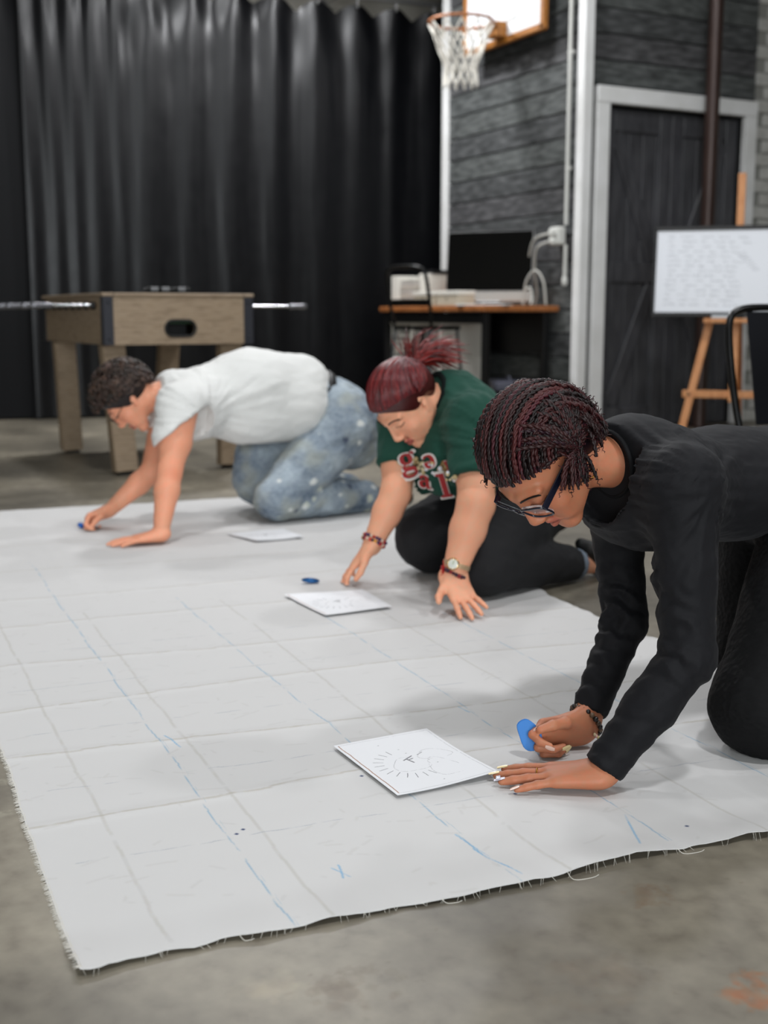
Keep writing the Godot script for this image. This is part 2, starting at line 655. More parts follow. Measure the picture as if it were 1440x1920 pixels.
func setting() -> void:
	# concrete floor
	var fn := FastNoiseLite.new()
	fn.seed = 11
	fn.frequency = 0.0042
	fn.fractal_octaves = 6
	var fi := fn.get_seamless_image(2048, 2048)
	fi.convert(Image.FORMAT_RGB8)
	fi.adjust_bcs(1.0, 0.30, 1.0)
	# rust stains, pale scuffs and specks in the concrete; the picture spans x -1..7, z 0..-8
	var dab := func(p: Vector3, r: float, col: Color, sd: int, n: int) -> void:
		var r2 := RandomNumberGenerator.new()
		r2.seed = sd
		for k in n:
			var a := r2.randf() * TAU
			var d := sqrt(r2.randf()) * r
			var c := Vector2((p.x + cos(a) * d + 1.0) / 8.0, (-p.z + sin(a) * d * 0.7) / 8.0) * 2048.0
			var rr := r / 8.0 * 2048.0 * r2.randf_range(0.08, 0.35) * (1.15 - d / r) + 0.6
			for y in range(-int(rr) - 1, int(rr) + 2):
				for x in range(-int(rr) - 1, int(rr) + 2):
					var q := Vector2i(int(c.x) + x, int(c.y) + y)
					if q.x < 0 or q.y < 0 or q.x > 2047 or q.y > 2047 or Vector2(x, y).length() > rr:
						continue
					fi.set_pixelv(q, fi.get_pixelv(q).lerp(col, 0.17))
	var rust := Color(0.62, 0.38, 0.25)
	dab.call(Vector3(1.065, 0, -1.025), 0.04, rust, 31, 50)
	dab.call(Vector3(1.04, 0, -1.045), 0.022, rust, 32, 30)
	dab.call(Vector3(1.09, 0, -1.06), 0.03, rust, 33, 26)
	dab.call(Vector3(0.325, 0, -2.2), 0.03, Color(0.72, 0.74, 0.74), 34, 24)
	dab.call(Vector3(0.315, 0, -2.05), 0.02, Color(0.72, 0.74, 0.74), 35, 16)
	dab.call(Vector3(0.52, 0, -1.33), 0.06, Color(0.66, 0.65, 0.63), 36, 40)
	dab.call(Vector3(0.62, 0, -1.28), 0.07, Color(0.40, 0.36, 0.32), 38, 40)
	dab.call(Vector3(1.12, 0, -1.30), 0.05, Color(0.44, 0.36, 0.3), 37, 24)
	dab.call(Vector3(0.9, 0, -1.15), 0.1, Color(0.44, 0.42, 0.4), 39, 50)
	for k in 60:
		dab.call(Vector3(rng.randf_range(0.1, 1.4), 0, -rng.randf_range(0.9, 1.45)), 0.005, Color(0.36, 0.32, 0.29), 100 + k, 3)
	var fm := mat(Color(1.0, 0.955, 0.86), 0.42, 0.0, 0.45)
	fm.albedo_texture = ImageTexture.create_from_image(fi)
	fm.detail_enabled = true
	fm.detail_blend_mode = BaseMaterial3D.BLEND_MODE_MUL
	fm.detail_uv_layer = BaseMaterial3D.DETAIL_UV_2
	fm.detail_albedo = noise_tex(0.03, [Color(0.80, 0.785, 0.77), Color(0.90, 0.89, 0.88), Color(0.95, 0.945, 0.935), Color(1, 0.99, 0.98)], 5, 512, 5)
	fm.uv2_triplanar = true
	fm.uv2_world_triplanar = true
	fm.uv2_scale = Vector3(1.1, 1.1, 1.1)
	var fb := bx(Vector3(16, 0.1, 17), Vector3(3, -0.05, -3.0), 0.001)
	for k in fb.v.size():
		fb.uv[k] = Vector2((fb.v[k].x + 1.0) / 8.0, -fb.v[k].z / 8.0)
	struct("floor", fb, fm, "grey brown polished concrete floor with stains")
	# plank walls of the boxed-in room on the right
	for i in 5:
		var c: Color = [Color(0.29, 0.30, 0.298), Color(0.26, 0.266, 0.268), Color(0.32, 0.328, 0.324), Color(0.275, 0.275, 0.28), Color(0.30, 0.31, 0.306)][i]
		var pm := mat(Color.WHITE, 0.62, 0.0, 0.4)
		pm.albedo_texture = noise_tex(0.011, [c.darkened(0.45), c.darkened(0.15), c, c.lightened(0.06), c.lightened(0.16)], 20 + i, 512, 6)
		tri_mat(pm, Vector3(0.8, 3.4, 0.8))
		pm.uv1_offset = Vector3(i * 0.37, i * 0.23, i * 0.19)
		plank_mats.append(pm)
	plank_wall("wall_side", "weathered dark grey horizontal plank wall behind the desk and hoop", Vector3(0, 0, -1), Vector3(5.3, 0, -7.2), 1.87, Vector3(-1, 0, 0), Rect2())
	plank_wall("wall_front", "dark grey horizontal plank wall around the double door", Vector3(1, 0, 0), Vector3(5.3, 0, -7.2), 1.64, Vector3(0, 0, 1), Rect2(0.2, 0, 1.3, 2.35))
	var white := tri_mat(mat(Color(0.86, 0.86, 0.86), 0.5), Vector3.ONE)
	white.albedo_texture = noise_tex(0.01, [Color(0.92, 0.92, 0.91), Color(1, 1, 1)], 4, 256, 4)
	struct("trim_1", bx(Vector3(0.085, CEIL, 0.085), Vector3(5.305, CEIL / 2, -7.17), 0.006), white, "white corner board where the two plank walls meet")
	struct("trim_2", bx(Vector3(0.05, CEIL, 0.09), Vector3(5.30, CEIL / 2, -9.1), 0.004), white, "narrow white edge board at the far end of the plank wall")
	# beyond the door: painted block wall
	var bm: Array[StandardMaterial3D] = []
	for i in 3:
		var q := mat(Color.WHITE, 0.7)
		var c := Color(0.66, 0.655, 0.635).lightened(i * 0.05)
		q.albedo_texture = noise_tex(0.02, [c.darkened(0.12), c, c.lightened(0.1)], 40 + i, 256, 5)
		bm.append(tri_mat(q, Vector3(1.5, 1.5, 1.5)))
	var wr := struct("wall_right", bx(Vector3(4.1, CEIL, 0.14), Vector3(8.99, CEIL / 2, -7.3), 0.002), mat(Color(0.5, 0.5, 0.48), 0.9), "pale painted block wall right of the door")
	var brick := bx(Vector3(0.192, 0.092, 0.03), Vector3.ZERO, 0.006).mesh()
	for r in 34:
		for q in 5:
			var o := obj("brick", brick, bm[rng.randi() % 3], wr)
			o.position = Vector3(7.05 + q * 0.2 + (0.1 if r % 2 else 0.0), 0.05 + r * 0.1, -7.225 + rng.randf_range(-0.003, 0.003))
	# shell
	var beige := mat(Color.WHITE, 0.85)
	beige.albedo_texture = noise_tex(0.008, [Color(0.50, 0.485, 0.45), Color(0.56, 0.545, 0.51), Color(0.6, 0.59, 0.55)], 9, 512, 5)
	tri_mat(beige, Vector3(0.5, 0.5, 0.5))
	struct("wall_back", bx(Vector3(16, CEIL, 0.15), Vector3(3, CEIL / 2, -10.6), 0.001), beige, "beige wall behind the black curtain")
	struct("wall_left", bx(Vector3(0.15, CEIL, 16.0), Vector3(-4.5, CEIL / 2, -2.8), 0.001), beige)
	window_wall(beige)
	struct("wall_far_side", bx(Vector3(0.15, CEIL, 12.2), Vector3(10.9, CEIL / 2, -1.2), 0.001), beige)
	struct("ceiling", bx(Vector3(16, 0.1, 16.0), Vector3(3, CEIL + 0.05, -2.8), 0.001), mat(Color(0.62, 0.62, 0.61), 0.9))
	# double barn door with white casing
	var dz := -7.16
	for t in [[Vector3(0.115, 2.35, 0.05), Vector3(5.452, 1.175, dz)], [Vector3(0.115, 2.35, 0.05), Vector3(6.858, 1.175, dz)], [Vector3(1.521, 0.115, 0.055), Vector3(6.155, 2.4075, dz)]]:
		struct("trim_%d" % (3 + [5.452, 6.858, 6.155].find(snappedf(t[1].x, 0.001))), bx(t[0], t[1], 0.005), white, ["white left door casing board", "white right door casing board", "white door head casing board"][[5.452, 6.858, 6.155].find(snappedf(t[1].x, 0.001))])
	var dm := mat(Color.WHITE, 0.4, 0.0, 0.5)
	dm.albedo_texture = noise_tex(0.01, [Color(0.20, 0.20, 0.212), Color(0.245, 0.245, 0.26), Color(0.285, 0.285, 0.295)], 15, 512, 5)
	tri_mat(dm, Vector3(2.5, 0.6, 2.5))
	for s in 2:
		var x0 := 5.51 + s * 0.645
		var leaf := MB.new()
		leaf.box(Vector3(0.64, 2.33, 0.03), Transform3D(Basis(), Vector3(x0 + 0.3225, 1.17, -7.27)), 0.002)
		var d := struct("door_%d" % (s + 1), leaf, dm, ["dark grey barn door leaf with diagonal braces, left", "dark grey barn door leaf with diagonal braces, right"][s])
		for q in 5:
			obj("board", bx(Vector3(0.121, 2.32, 0.012), Vector3(x0 + 0.067 + q * 0.1275, 1.17, -7.25), 0.004), dm, d)
		var zf := -7.232
		for st in [0.055, 0.585]:
			obj("stile", bx(Vector3(0.11, 2.32, 0.025), Vector3(x0 + st, 1.17, zf), 0.004), dm, d)
		for rl in [0.09, 1.17, 2.25]:
			obj("rail", bx(Vector3(0.42, 0.15, 0.025), Vector3(x0 + 0.32, rl, zf), 0.004), dm, d)
		for br in [[0.13, 2.16, 0.5, 1.26], [0.5, 1.08, 0.13, 0.18]]:
			var m := MB.new()
			var fx := func(x: float) -> float: return x if s == 0 else 0.64 - x
			m.bar(Vector3(x0 + fx.call(br[0]), br[1], zf), Vector3(x0 + fx.call(br[2]), br[3], zf), 0.1, 0.022, Vector3.RIGHT, 0.004)
			obj("brace", m, dm, d)
	var kn := MB.new()
	kn.lathe([[0.001, 0.06], [0.02, 0.058], [0.03, 0.045], [0.022, 0.03], [0.01, 0.02], [0.01, 0.0], [0.03, 0.0], [0.03, -0.004]], Transform3D(Basis(Vector3.RIGHT, PI / 2), Vector3(6.10, 1.02, -7.215)), 14)
	obj("door_knob", kn, mat(Color(0.1, 0.1, 0.1), 0.35, 0.8), get_node("door_1"))
	# conduit and power box on the plank wall
	var pv := mat(Color(0.74, 0.74, 0.72), 0.45)
	var c := thing("electrical_conduit", "thin white conduit running down the plank wall beside the corner board", "conduit", Vector3(5.255, 0, -7.29))
	var m := MB.new()
	m.tube(P([Vector3(0, 1.5, 0), Vector3(0, CEIL, 0)]), [0.014], 8)
	obj("upper_pipe", m, pv, c)
	m = MB.new()
	m.tube(P([Vector3(0, 1.08, 0), Vector3(0, 1.36, 0)]), [0.014], 8)
	obj("lower_pipe", m, pv, c)
	m = MB.new()
	m.lathe([[0.001, 0.03], [0.02, 0.025], [0.022, -0.03], [0.001, -0.035]], Transform3D(Basis(), Vector3(0, 1.1, 0)), 10)
	obj("pipe_fitting", m, pv, c)
	for y in [1.9, 2.7, 3.5]:
		obj("clip", bx(Vector3(0.03, 0.02, 0.05), Vector3(0.01, y, 0), 0.003), pv, c)
	var pb := thing("socket_box", "white power socket box on the plank wall above the desk cables", "socket", Vector3(5.24, 1.425, -7.375))
	obj("box", bx(Vector3(0.07, 0.13, 0.13), Vector3.ZERO, 0.012), pv, pb)
	obj("plug", bx(Vector3(0.05, 0.05, 0.06), Vector3(-0.05, 0.02, 0.01), 0.01), pv, pb)
	obj("plug", bx(Vector3(0.05, 0.05, 0.06), Vector3(-0.05, -0.04, 0.02), 0.01), pv, pb)

# ---------------------------------------------------------------- canvas on the floor
const CNL := Vector3(0.306, 0, -1.48)
const CNR := Vector3(2.0, 0, -1.312)
const CFR := Vector3(2.42, 0, -5.225)
const CFL := Vector3(0.554, 0, -5.406)
var cloth_noise := FastNoiseLite.new()

func canvas_at(u: float, v: float) -> Vector3:
	var p := CNL.lerp(CNR, u).lerp(CFL.lerp(CFR, u), v)
	p.x -= 0.075 * sin(PI * v) * smoothstep(0.7, 1.0, u)
	# uneven hand-cut edges
	var e := cloth_noise.get_noise_2d(v * 900.0, 7.0) * 0.006 + cloth_noise.get_noise_2d(v * 160.0, 3.0) * 0.018
	p.x += e * (smoothstep(0.97, 1.0, u) - 0.3 * smoothstep(0.03, 0.0, u))
	var f := cloth_noise.get_noise_2d(u * 500.0, 70.0) * 0.005 + cloth_noise.get_noise_2d(u * 110.0, 30.0) * 0.016
	p.z += f * (smoothstep(0.012, 0.0, v) - smoothstep(0.988, 1.0, v))
	# height: slack, fold creases, lifted hem
	var h := 0.0035 + 0.0013 * cloth_noise.get_noise_2d(u * 90.0, v * 200.0 + 500.0)
	for cr in [0.128, 0.205, 0.289, 0.372, 0.47, 0.56]:
		var d: float = (v - cr - 0.006 * sin(u * 5.0 + cr * 40.0)) * 4.0
		h += 0.0022 * exp(-d * d / 0.0002)
	for cr in [0.21, 0.44, 0.7]:
		var d: float = (u - cr) * 1.75
		h += 0.0015 * exp(-d * d / 0.0002)
	h += maxf(0.0, 0.010 * cloth_noise.get_noise_2d(u * 140.0 + 40.0, 0.0) + 0.006) * smoothstep(0.03, 0.0, v)
	h += maxf(0.0, 0.012 * cloth_noise.get_noise_2d(v * 260.0, 90.0)) * smoothstep(0.94, 1.0, u)
	p.y = maxf(h, 0.0015)
	return p

func ink(im: Image, p: Vector2, q: Vector2, w: float, col: Color, strength: float, broken := 0.35) -> void:
	var size := Vector2(im.get_size())
	var a := p * size; var b := q * size
	var steps := int(a.distance_to(b) * 1.4) + 1
	var wob := cloth_noise
	var dir := (b - a).normalized()
	var side := Vector2(-dir.y, dir.x)
	for i in steps:
		var t := float(i) / steps
		var on := wob.get_noise_2d(p.x * 3000.0 + i * 0.35, q.y * 2000.0) * 0.5 + 0.5
		var s := strength * clampf((on - broken) * 3.5, 0.0, 1.0)
		if s <= 0.01:
			continue
		var c := a.lerp(b, t) + side * wob.get_noise_2d(i * 0.08, p.y * 999.0 + p.x * 500.0) * 4.0
		var r := int(ceil(w))
		for y in range(-r, r + 1):
			for x in range(-r, r + 1):
				var d := Vector2(x, y).length()
				if d > w:
					continue
				var px := Vector2i(int(c.x) + x, int(c.y) + y)
				if px.x < 0 or px.y < 0 or px.x >= size.x or px.y >= size.y:
					continue
				im.set_pixelv(px, im.get_pixelv(px).lerp(col, s * (1.0 - d / (w + 0.6)) * 0.75))

func canvas() -> void:
	cloth_noise.seed = 4
	cloth_noise.frequency = 0.05
	cloth_noise.fractal_octaves = 3
	var im := Image.create(1024, 2048, false, Image.FORMAT_RGB8)
	im.fill(Color(0.785, 0.782, 0.78))
	var tan_ := Color(0.66, 0.63, 0.58)
	for cr in [0.128, 0.205, 0.289, 0.372, 0.47, 0.56, 0.66, 0.78]:
		for k in 24:
			var u0 := k / 24.0
			var u1 := (k + 1.02) / 24.0
			ink(im, Vector2(u0, cr + 0.006 * sin(u0 * 5.0 + cr * 40.0)), Vector2(u1, cr + 0.006 * sin(u1 * 5.0 + cr * 40.0)), 2.6, tan_, 0.16, 0.2)
	for cr in [0.075, 0.21, 0.44, 0.66]:
		ink(im, Vector2(cr, 0.0), Vector2(cr - 0.02, 0.5), 2.4, tan_, 0.10, 0.25)
	var blue := Color(0.45, 0.60, 0.72)
	for L in [[0.178, 0.0, 0.165, 0.42], [0.387, 0.0, 0.352, 0.52], [0.565, 0.01, 0.548, 0.45], [0.765, 0.02, 0.735, 0.4], [0.165, 0.42, 0.16, 0.7]]:
		ink(im, Vector2(L[0], L[1]), Vector2(L[2], L[3]), 1.1, blue, 0.42, 0.3)
		ink(im, Vector2(L[0] + 0.004, L[1]), Vector2(L[2] + 0.002, L[3]), 0.9, blue, 0.3, 0.5)
	for v in [0.08, 0.16, 0.24, 0.32, 0.4]:
		ink(im, Vector2(0.03, v + 0.001), Vector2(0.98, v), 1.0, Color(0.58, 0.6, 0.64), 0.35, 0.42)
	for s in [[0.395, 0.005, 0.383, 0.035], [0.392, 0.01, 0.38, 0.05], [0.252, 0.03, 0.243, 0.04], [0.245, 0.03, 0.25, 0.042], [0.19, 0.195, 0.18, 0.215], [0.556, 0.19, 0.55, 0.2], [0.56, 0.04, 0.53, 0.01]]:
		ink(im, Vector2(s[0], s[1]), Vector2(s[2], s[3]), 1.2, Color(0.42, 0.62, 0.78), 0.5, 0.25)
	for s in [[0.482, 0.079], [0.183, 0.083], [0.192, 0.088], [0.35, 0.125], [0.60, 0.02], [0.37, 0.13]]:
		ink(im, Vector2(s[0], s[1]), Vector2(s[0] + 0.002, s[1]), 2.0, Color(0.2, 0.24, 0.36), 0.9, 0.0)
	for i in 900:
		var q := Vector2(rng.randf(), rng.randf())
		ink(im, q, q + Vector2(rng.randf_range(-0.03, 0.03), rng.randf_range(-0.006, 0.006)), 2.0, Color(0.765, 0.76, 0.75), 0.4, 0.3)
	var cm := mat(Color.WHITE, 0.9, 0.0, 0.3)
	cm.albedo_texture = ImageTexture.create_from_image(im)
	var t := thing("canvas_sheet", "large off-white canvas drop cloth with faint blue grid lines on the floor", "canvas", Vector3.ZERO)
	var m := MB.new()
	var nu := 130; var nv := 300
	for j in nv + 1:
		for i in nu + 1:
			var u := float(i) / nu; var v := float(j) / nv
			var p := canvas_at(u, v)
			var du := canvas_at(minf(u + 0.004, 1.0), v) - canvas_at(maxf(u - 0.004, 0.0), v)
			var dv := canvas_at(u, minf(v + 0.002, 1.0)) - canvas_at(u, maxf(v - 0.002, 0.0))
			m.vert(p, du.cross(-dv).normalized() * -1.0 if du.cross(dv).y < 0.0 else du.cross(dv).normalized(), Vector2(u, v))
	for j in nv:
		for i in nu:
			var a := j * (nu + 1) + i
			m.tri(a, a + 1, a + nu + 2)
			m.tri(a, a + nu + 2, a + nu + 1)
	# thickness: a skirt down from the border
	var rim := []
	for i in nu + 1: rim.append(i)
	for j in range(1, nv + 1): rim.append(j * (nu + 1) + nu)
	for i in range(nu - 1, -1, -1): rim.append(nv * (nu + 1) + i)
	for j in range(nv - 1, -1, -1): rim.append(j * (nu + 1))
	var mid := canvas_at(0.5, 0.5)
	for i in rim.size() - 1:
		var p := m.v[rim[i]]; var q := m.v[rim[i + 1]]
		var o := ((p + q) * 0.5 - mid)
		o.y = 0
		m.quad(p, q, q - Vector3.UP * 0.0014, p - Vector3.UP * 0.0014, o.normalized())
	obj("cloth", m, cm, t)
	# frayed threads along the cut edges
	var fr := MB.new()
	for i in 1500:
		var v := rng.randf() * 0.36
		var p := canvas_at(0.0, v)
		var d := Vector3(-rng.randf_range(0.002, 0.009), 0, rng.randf_range(-0.004, 0.004))
		fr.tube(P([p + Vector3(0.003, 0, 0), p + d + Vector3(0, -0.001, 0)]), [0.00045, 0.0002], 3, false)
	for i in 110:
		var u := rng.randf()
		var p := canvas_at(u, 0.0)
		fr.tube(P([p, p + Vector3(rng.randf_range(-0.006, 0.006), -p.y + 0.0008, rng.randf_range(0.001, 0.007))]), [0.0004, 0.0002], 3, false)
	for s in [[0.435, 0.05], [0.31, 0.03], [0.13, 0.02], [0.56, 0.045], [0.81, 0.06], [0.83, 0.05], [0.87, 0.04]]:
		var p := canvas_at(s[0], 0.0)
		fr.tube(curve([p, p + Vector3(0.006, -p.y + 0.001, s[1] * 0.2), p + Vector3(s[1] * 0.7, -p.y + 0.001, s[1] * 0.35), p + Vector3(s[1], -p.y + 0.001, s[1] * 0.28)], 4), [0.0006], 4, false)
	var fo := obj("frayed_edge", fr, mat(Color(0.80, 0.785, 0.75), 0.9), t, "loose frayed threads")
	fo.set_meta("kind", "stuff")
	# drawings on paper
	paper("drawing_sheet", "white letter-size sheet with a printed line drawing beside the flat hand", [Vector3(0.95, 0, -2.062), Vector3(1.166, 0, -2.065), Vector3(1.163, 0, -1.784), Vector3(0.948, 0, -1.784)], 0, 0.0)
	paper("drawing_sheet", "white sheet lying in front of the red-haired person's hands", [Vector3(1.36, 0, -3.306), Vector3(1.61, 0, -3.27), Vector3(1.584, 0, -3.017), Vector3(1.371, 0, -3.022)], 1, 1.0)
	paper("drawing_sheet", "white sheet below the paint-spattered jeans", [Vector3(1.56, 0, -4.371), Vector3(1.80, 0, -4.368), Vector3(1.799, 0, -4.16), Vector3(1.602, 0, -4.164)], 2, 2.0)
	var ch := MB.new()
	ch.ball(Vector3(1.509, 0.014, -3.44), Vector3(0.03, 0.008, 0.014), Basis(Vector3.UP, -0.35) * Basis(Vector3.FORWARD, 0.1), 8)
	tag(obj("tailor_chalk", ch, mat(Color(0.10, 0.35, 0.58), 0.7)), "blue chalk wedge lying on the canvas near the braced fingers", "chalk", "blue chalk pieces")

func paper(called: String, label: String, q: Array, kind: int, ph: float) -> void:
	var im := Image.create(512, 660, false, Image.FORMAT_RGB8)
	im.fill(Color(0.88, 0.885, 0.895))
	var g := Color(0.45, 0.45, 0.47)
	for e in [[0.03, 0.03, 0.97, 0.03], [0.97, 0.03, 0.97, 0.97], [0.03, 0.97, 0.97, 0.97]]:
		ink(im, Vector2(e[0], e[1]), Vector2(e[2], e[3]), 1.2, g, 0.5, 0.2)
	ink(im, Vector2(0.035, 0.03), Vector2(0.035, 0.97), 3.0, Color(0.62, 0.47, 0.40), 0.9, 0.0)
	# rays round a sun-like shape, leaf curves and an arrow-like bird
	var c := Vector2(0.42, 0.55)
	for i in 12:
		var a := deg_to_rad(70 + i * 17.0)
		var d := Vector2(cos(a) * 1.0, sin(a) * 0.8)
		ink(im, c + d * 0.23, c + d * 0.32, 1.8, Color(0.3, 0.3, 0.33), 0.95, 0.1)
	for s in [[0.40, 0.50, 0.52, 0.44, 4.0], [0.44, 0.48, 0.47, 0.56, 4.5], [0.46, 0.5, 0.5, 0.49, 4.0], [0.58, 0.44, 0.66, 0.40, 2.0]]:
		ink(im, Vector2(s[0], s[1]), Vector2(s[2], s[3]), s[4], Color(0.42, 0.42, 0.44), 1.0, 0.0)
	for k in 3:
		var o: Vector2 = [Vector2(0.42, 0.58), Vector2(0.68, 0.7), Vector2(0.74, 0.46)][k]
		var rr: Vector2 = [Vector2(0.17, 0.12), Vector2(0.14, 0.17), Vector2(0.17, 0.09)][k]
		for i in 22:
			var a0 := TAU * i / 26.0 + k; var a1 := TAU * (i + 1) / 26.0 + k
			ink(im, o + Vector2(cos(a0), sin(a0)) * rr * (1.0 + 0.12 * sin(a0 * 3.0)), o + Vector2(cos(a1), sin(a1)) * rr * (1.0 + 0.12 * sin(a1 * 3.0)), 1.2, g, 0.6, 0.3)
	for s in [Vector2(0.36, 0.16), Vector2(0.48, 0.3), Vector2(0.5, 0.38), Vector2(0.62, 0.55), Vector2(0.66, 0.62), Vector2(0.52, 0.9)]:
		ink(im, s, s + Vector2(0.012, 0.0), 2.0, Color(0.3, 0.3, 0.33), 0.9, 0.0)
	var pm := mat(Color.WHITE, 0.6)
	pm.albedo_texture = ImageTexture.create_from_image(im)
	var m := MB.new()
	var n := 12
	for side in 2:
		var first := m.v.size()
		for j in n + 1:
			for i in n + 1:
				var u := float(i) / n; var v := float(j) / n
				var p: Vector3 = (q[0] as Vector3).lerp(q[1], u).lerp((q[3] as Vector3).lerp(q[2], u), v)
				p.y = 0.0105 + 0.002 * sin(u * 5.0 + ph) * sin(v * 4.0 + ph * 2.0) + 0.005 * pow(u * v, 3.0) * (1.0 if kind == 0 else 0.4) + (0.0005 if side == 0 else 0.0)
				m.vert(p, Vector3.UP if side == 0 else Vector3.DOWN, Vector2(u, v))
		for j in n:
			for i in n:
				var a := first + j * (n + 1) + i
				m.tri(a, a + 1, a + n + 2)
				m.tri(a, a + n + 2, a + n + 1)
	tag(obj(called, m, pm), label, "paper", "drawing sheets on the canvas")

# ---------------------------------------------------------------- curtains
func curtain_mesh(x0: float, x1: float, zb: float, top: float, pitch: float, amp: float, droop: float, seed_: int, drape: float) -> MB:
	var m := MB.new()
	var f := FastNoiseLite.new()
	f.seed = seed_
	f.frequency = 0.6
	var nx := int((x1 - x0) / 0.018); var ny := 150
	var depth := func(x: float, y: float) -> float:
		var s := (x - x0) / pitch
		var h: float = top - y
		var near := exp(-h / 0.75)
		var wob := f.get_noise_2d(x * 1.3, y * 0.12) * 0.9
		# deep folds hang from the hooks, secondary folds lower down
		var z: float = amp * (0.55 + 0.45 * f.get_noise_2d(x * 0.8, 40.0)) * cos(TAU * (s + wob * 0.55 * (1.0 - near))) * (0.15 + 0.85 * near)
		z += amp * 0.4 * f.get_noise_2d(x * 1.2, y * 0.1 + 9.0)
		# the swags between hooks near the top: bowed diagonal creases
		var u: float = absf(s - roundf(s)) * 2.0
		var cell := floorf(s)
		z += drape * exp(-h / 0.34) * (0.7 + 0.6 * f.get_noise_2d(cell * 7.0, 3.0)) * sin((h + 0.2 * (1.0 - u) * (1.0 - u)) * (11.0 + 4.0 * f.get_noise_2d(cell * 5.0, 8.0)) + cell * 1.7) * u
		return z
	for j in ny + 1:
		for i in nx + 1:
			var x := x0 + (x1 - x0) * i / nx
			var t := float(j) / ny
			var s := (x - x0) / pitch
			var u := absf(s - roundf(s)) * 2.0
			var ytop := top - droop * u * u * (0.6 + 0.4 * f.get_noise_2d(roundf(s + 0.5) * 9.0, 1.0))
			var y := 0.015 + (ytop - 0.015) * (1.0 - pow(t, 1.0))
			var e := 0.006
			var z: float = depth.call(x, y)
			var dx: float = (depth.call(x + e, y) - depth.call(x - e, y)) / (2.0 * e)
			var dy: float = (depth.call(x, y + e) - depth.call(x, y - e)) / (2.0 * e)
			m.vert(Vector3(x, y, zb + 0.1 * (x - 3.7) + z), Vector3(-dx - 0.1, -dy, 1.0).normalized(), Vector2(x, y))
	for j in ny:
		for i in nx:
			var a := j * (nx + 1) + i
			m.tri(a, a + 1, a + nx + 2)
			m.tri(a, a + nx + 2, a + nx + 1)
	return m

func curtains() -> void:
	var cm := mat(Color(0.03, 0.032, 0.040), 0.37, 0.0, 0.36)
	cm.roughness_texture = noise_tex(0.02, [Color(0.85, 0.85, 0.85), Color(1, 1, 1)], 77, 256, 4)
	tri_mat(cm, Vector3(1, 1, 1))
	var dull := mat(Color(0.045, 0.047, 0.055), 0.6, 0.0, 0.26)
	var steel := mat(Color(0.62, 0.62, 0.62), 0.35, 0.9)
	var top := 3.5
	var defs := [
		[2.62, 5.66, 0.36, 0.045, 0.13, 3, 0.03, "wide glossy black curtain hanging in swags from the steel rod"],
		[1.95, 2.72, 0.19, 0.045, 0.05, 9, 0.012, "bunched glossy black curtain panel with tight vertical folds behind the game table"],
		[0.2, 2.05, 0.3, 0.04, 0.08, 14, 0.01, "dark matte-looking black curtain panel at the left edge"]]
	for d in defs:
		var t := thing("stage_curtain", d[7], "curtain", Vector3.ZERO, 0, "black curtains along the back wall")
		obj("drape", curtain_mesh(d[0], d[1], -9.9 + (0.07 if d[2] < 0.2 else 0.0), top, d[2], d[3], d[4], d[5], d[6]), dull if d[5] == 14 else cm, t)
		var x: float = d[0]
		while x < d[1] + 0.01:
			var m := MB.new()
			var z: float = -9.9 + 0.1 * (x - 3.7) + d[3] * 0.5
			m.tube(curve([Vector3(x, top - 0.03, z), Vector3(x, top + 0.02, z + 0.02), Vector3(x, top + 0.075, z), Vector3(x, top + 0.05, z - 0.025), Vector3(x, top - 0.01, z - 0.01)], 4), [0.006], 6)
			m.ball(Vector3(x, top - 0.02, z + 0.012), Vector3(0.014, 0.014, 0.01), Basis(), 6)
			obj("hook", m, steel, t)
			x += d[2]
	var r := thing("curtain_rod", "steel curtain rod with brackets across the top of the black curtain", "rod", Vector3.ZERO)
	var m := MB.new()
	m.tube(P([Vector3(0.0, top + 0.06, -10.24), Vector3(5.85, top + 0.06, -9.655)]), [0.02], 12)
	obj("pipe", m, steel, r)
	for x in [1.6, 3.2, 4.8]:
		m = MB.new()
		var z: float = -9.9 + 0.1 * (x - 3.7) + 0.03
		m.tube(P([Vector3(x, top + 0.06, z), Vector3(x, top + 0.16, z), Vector3(x, top + 0.16, -10.53)]), [0.01], 6)
		m.box(Vector3(0.06, 0.1, 0.01), Transform3D(Basis(), Vector3(x, top + 0.16, -10.52)), 0.003)
		obj("bracket", m, steel, r)

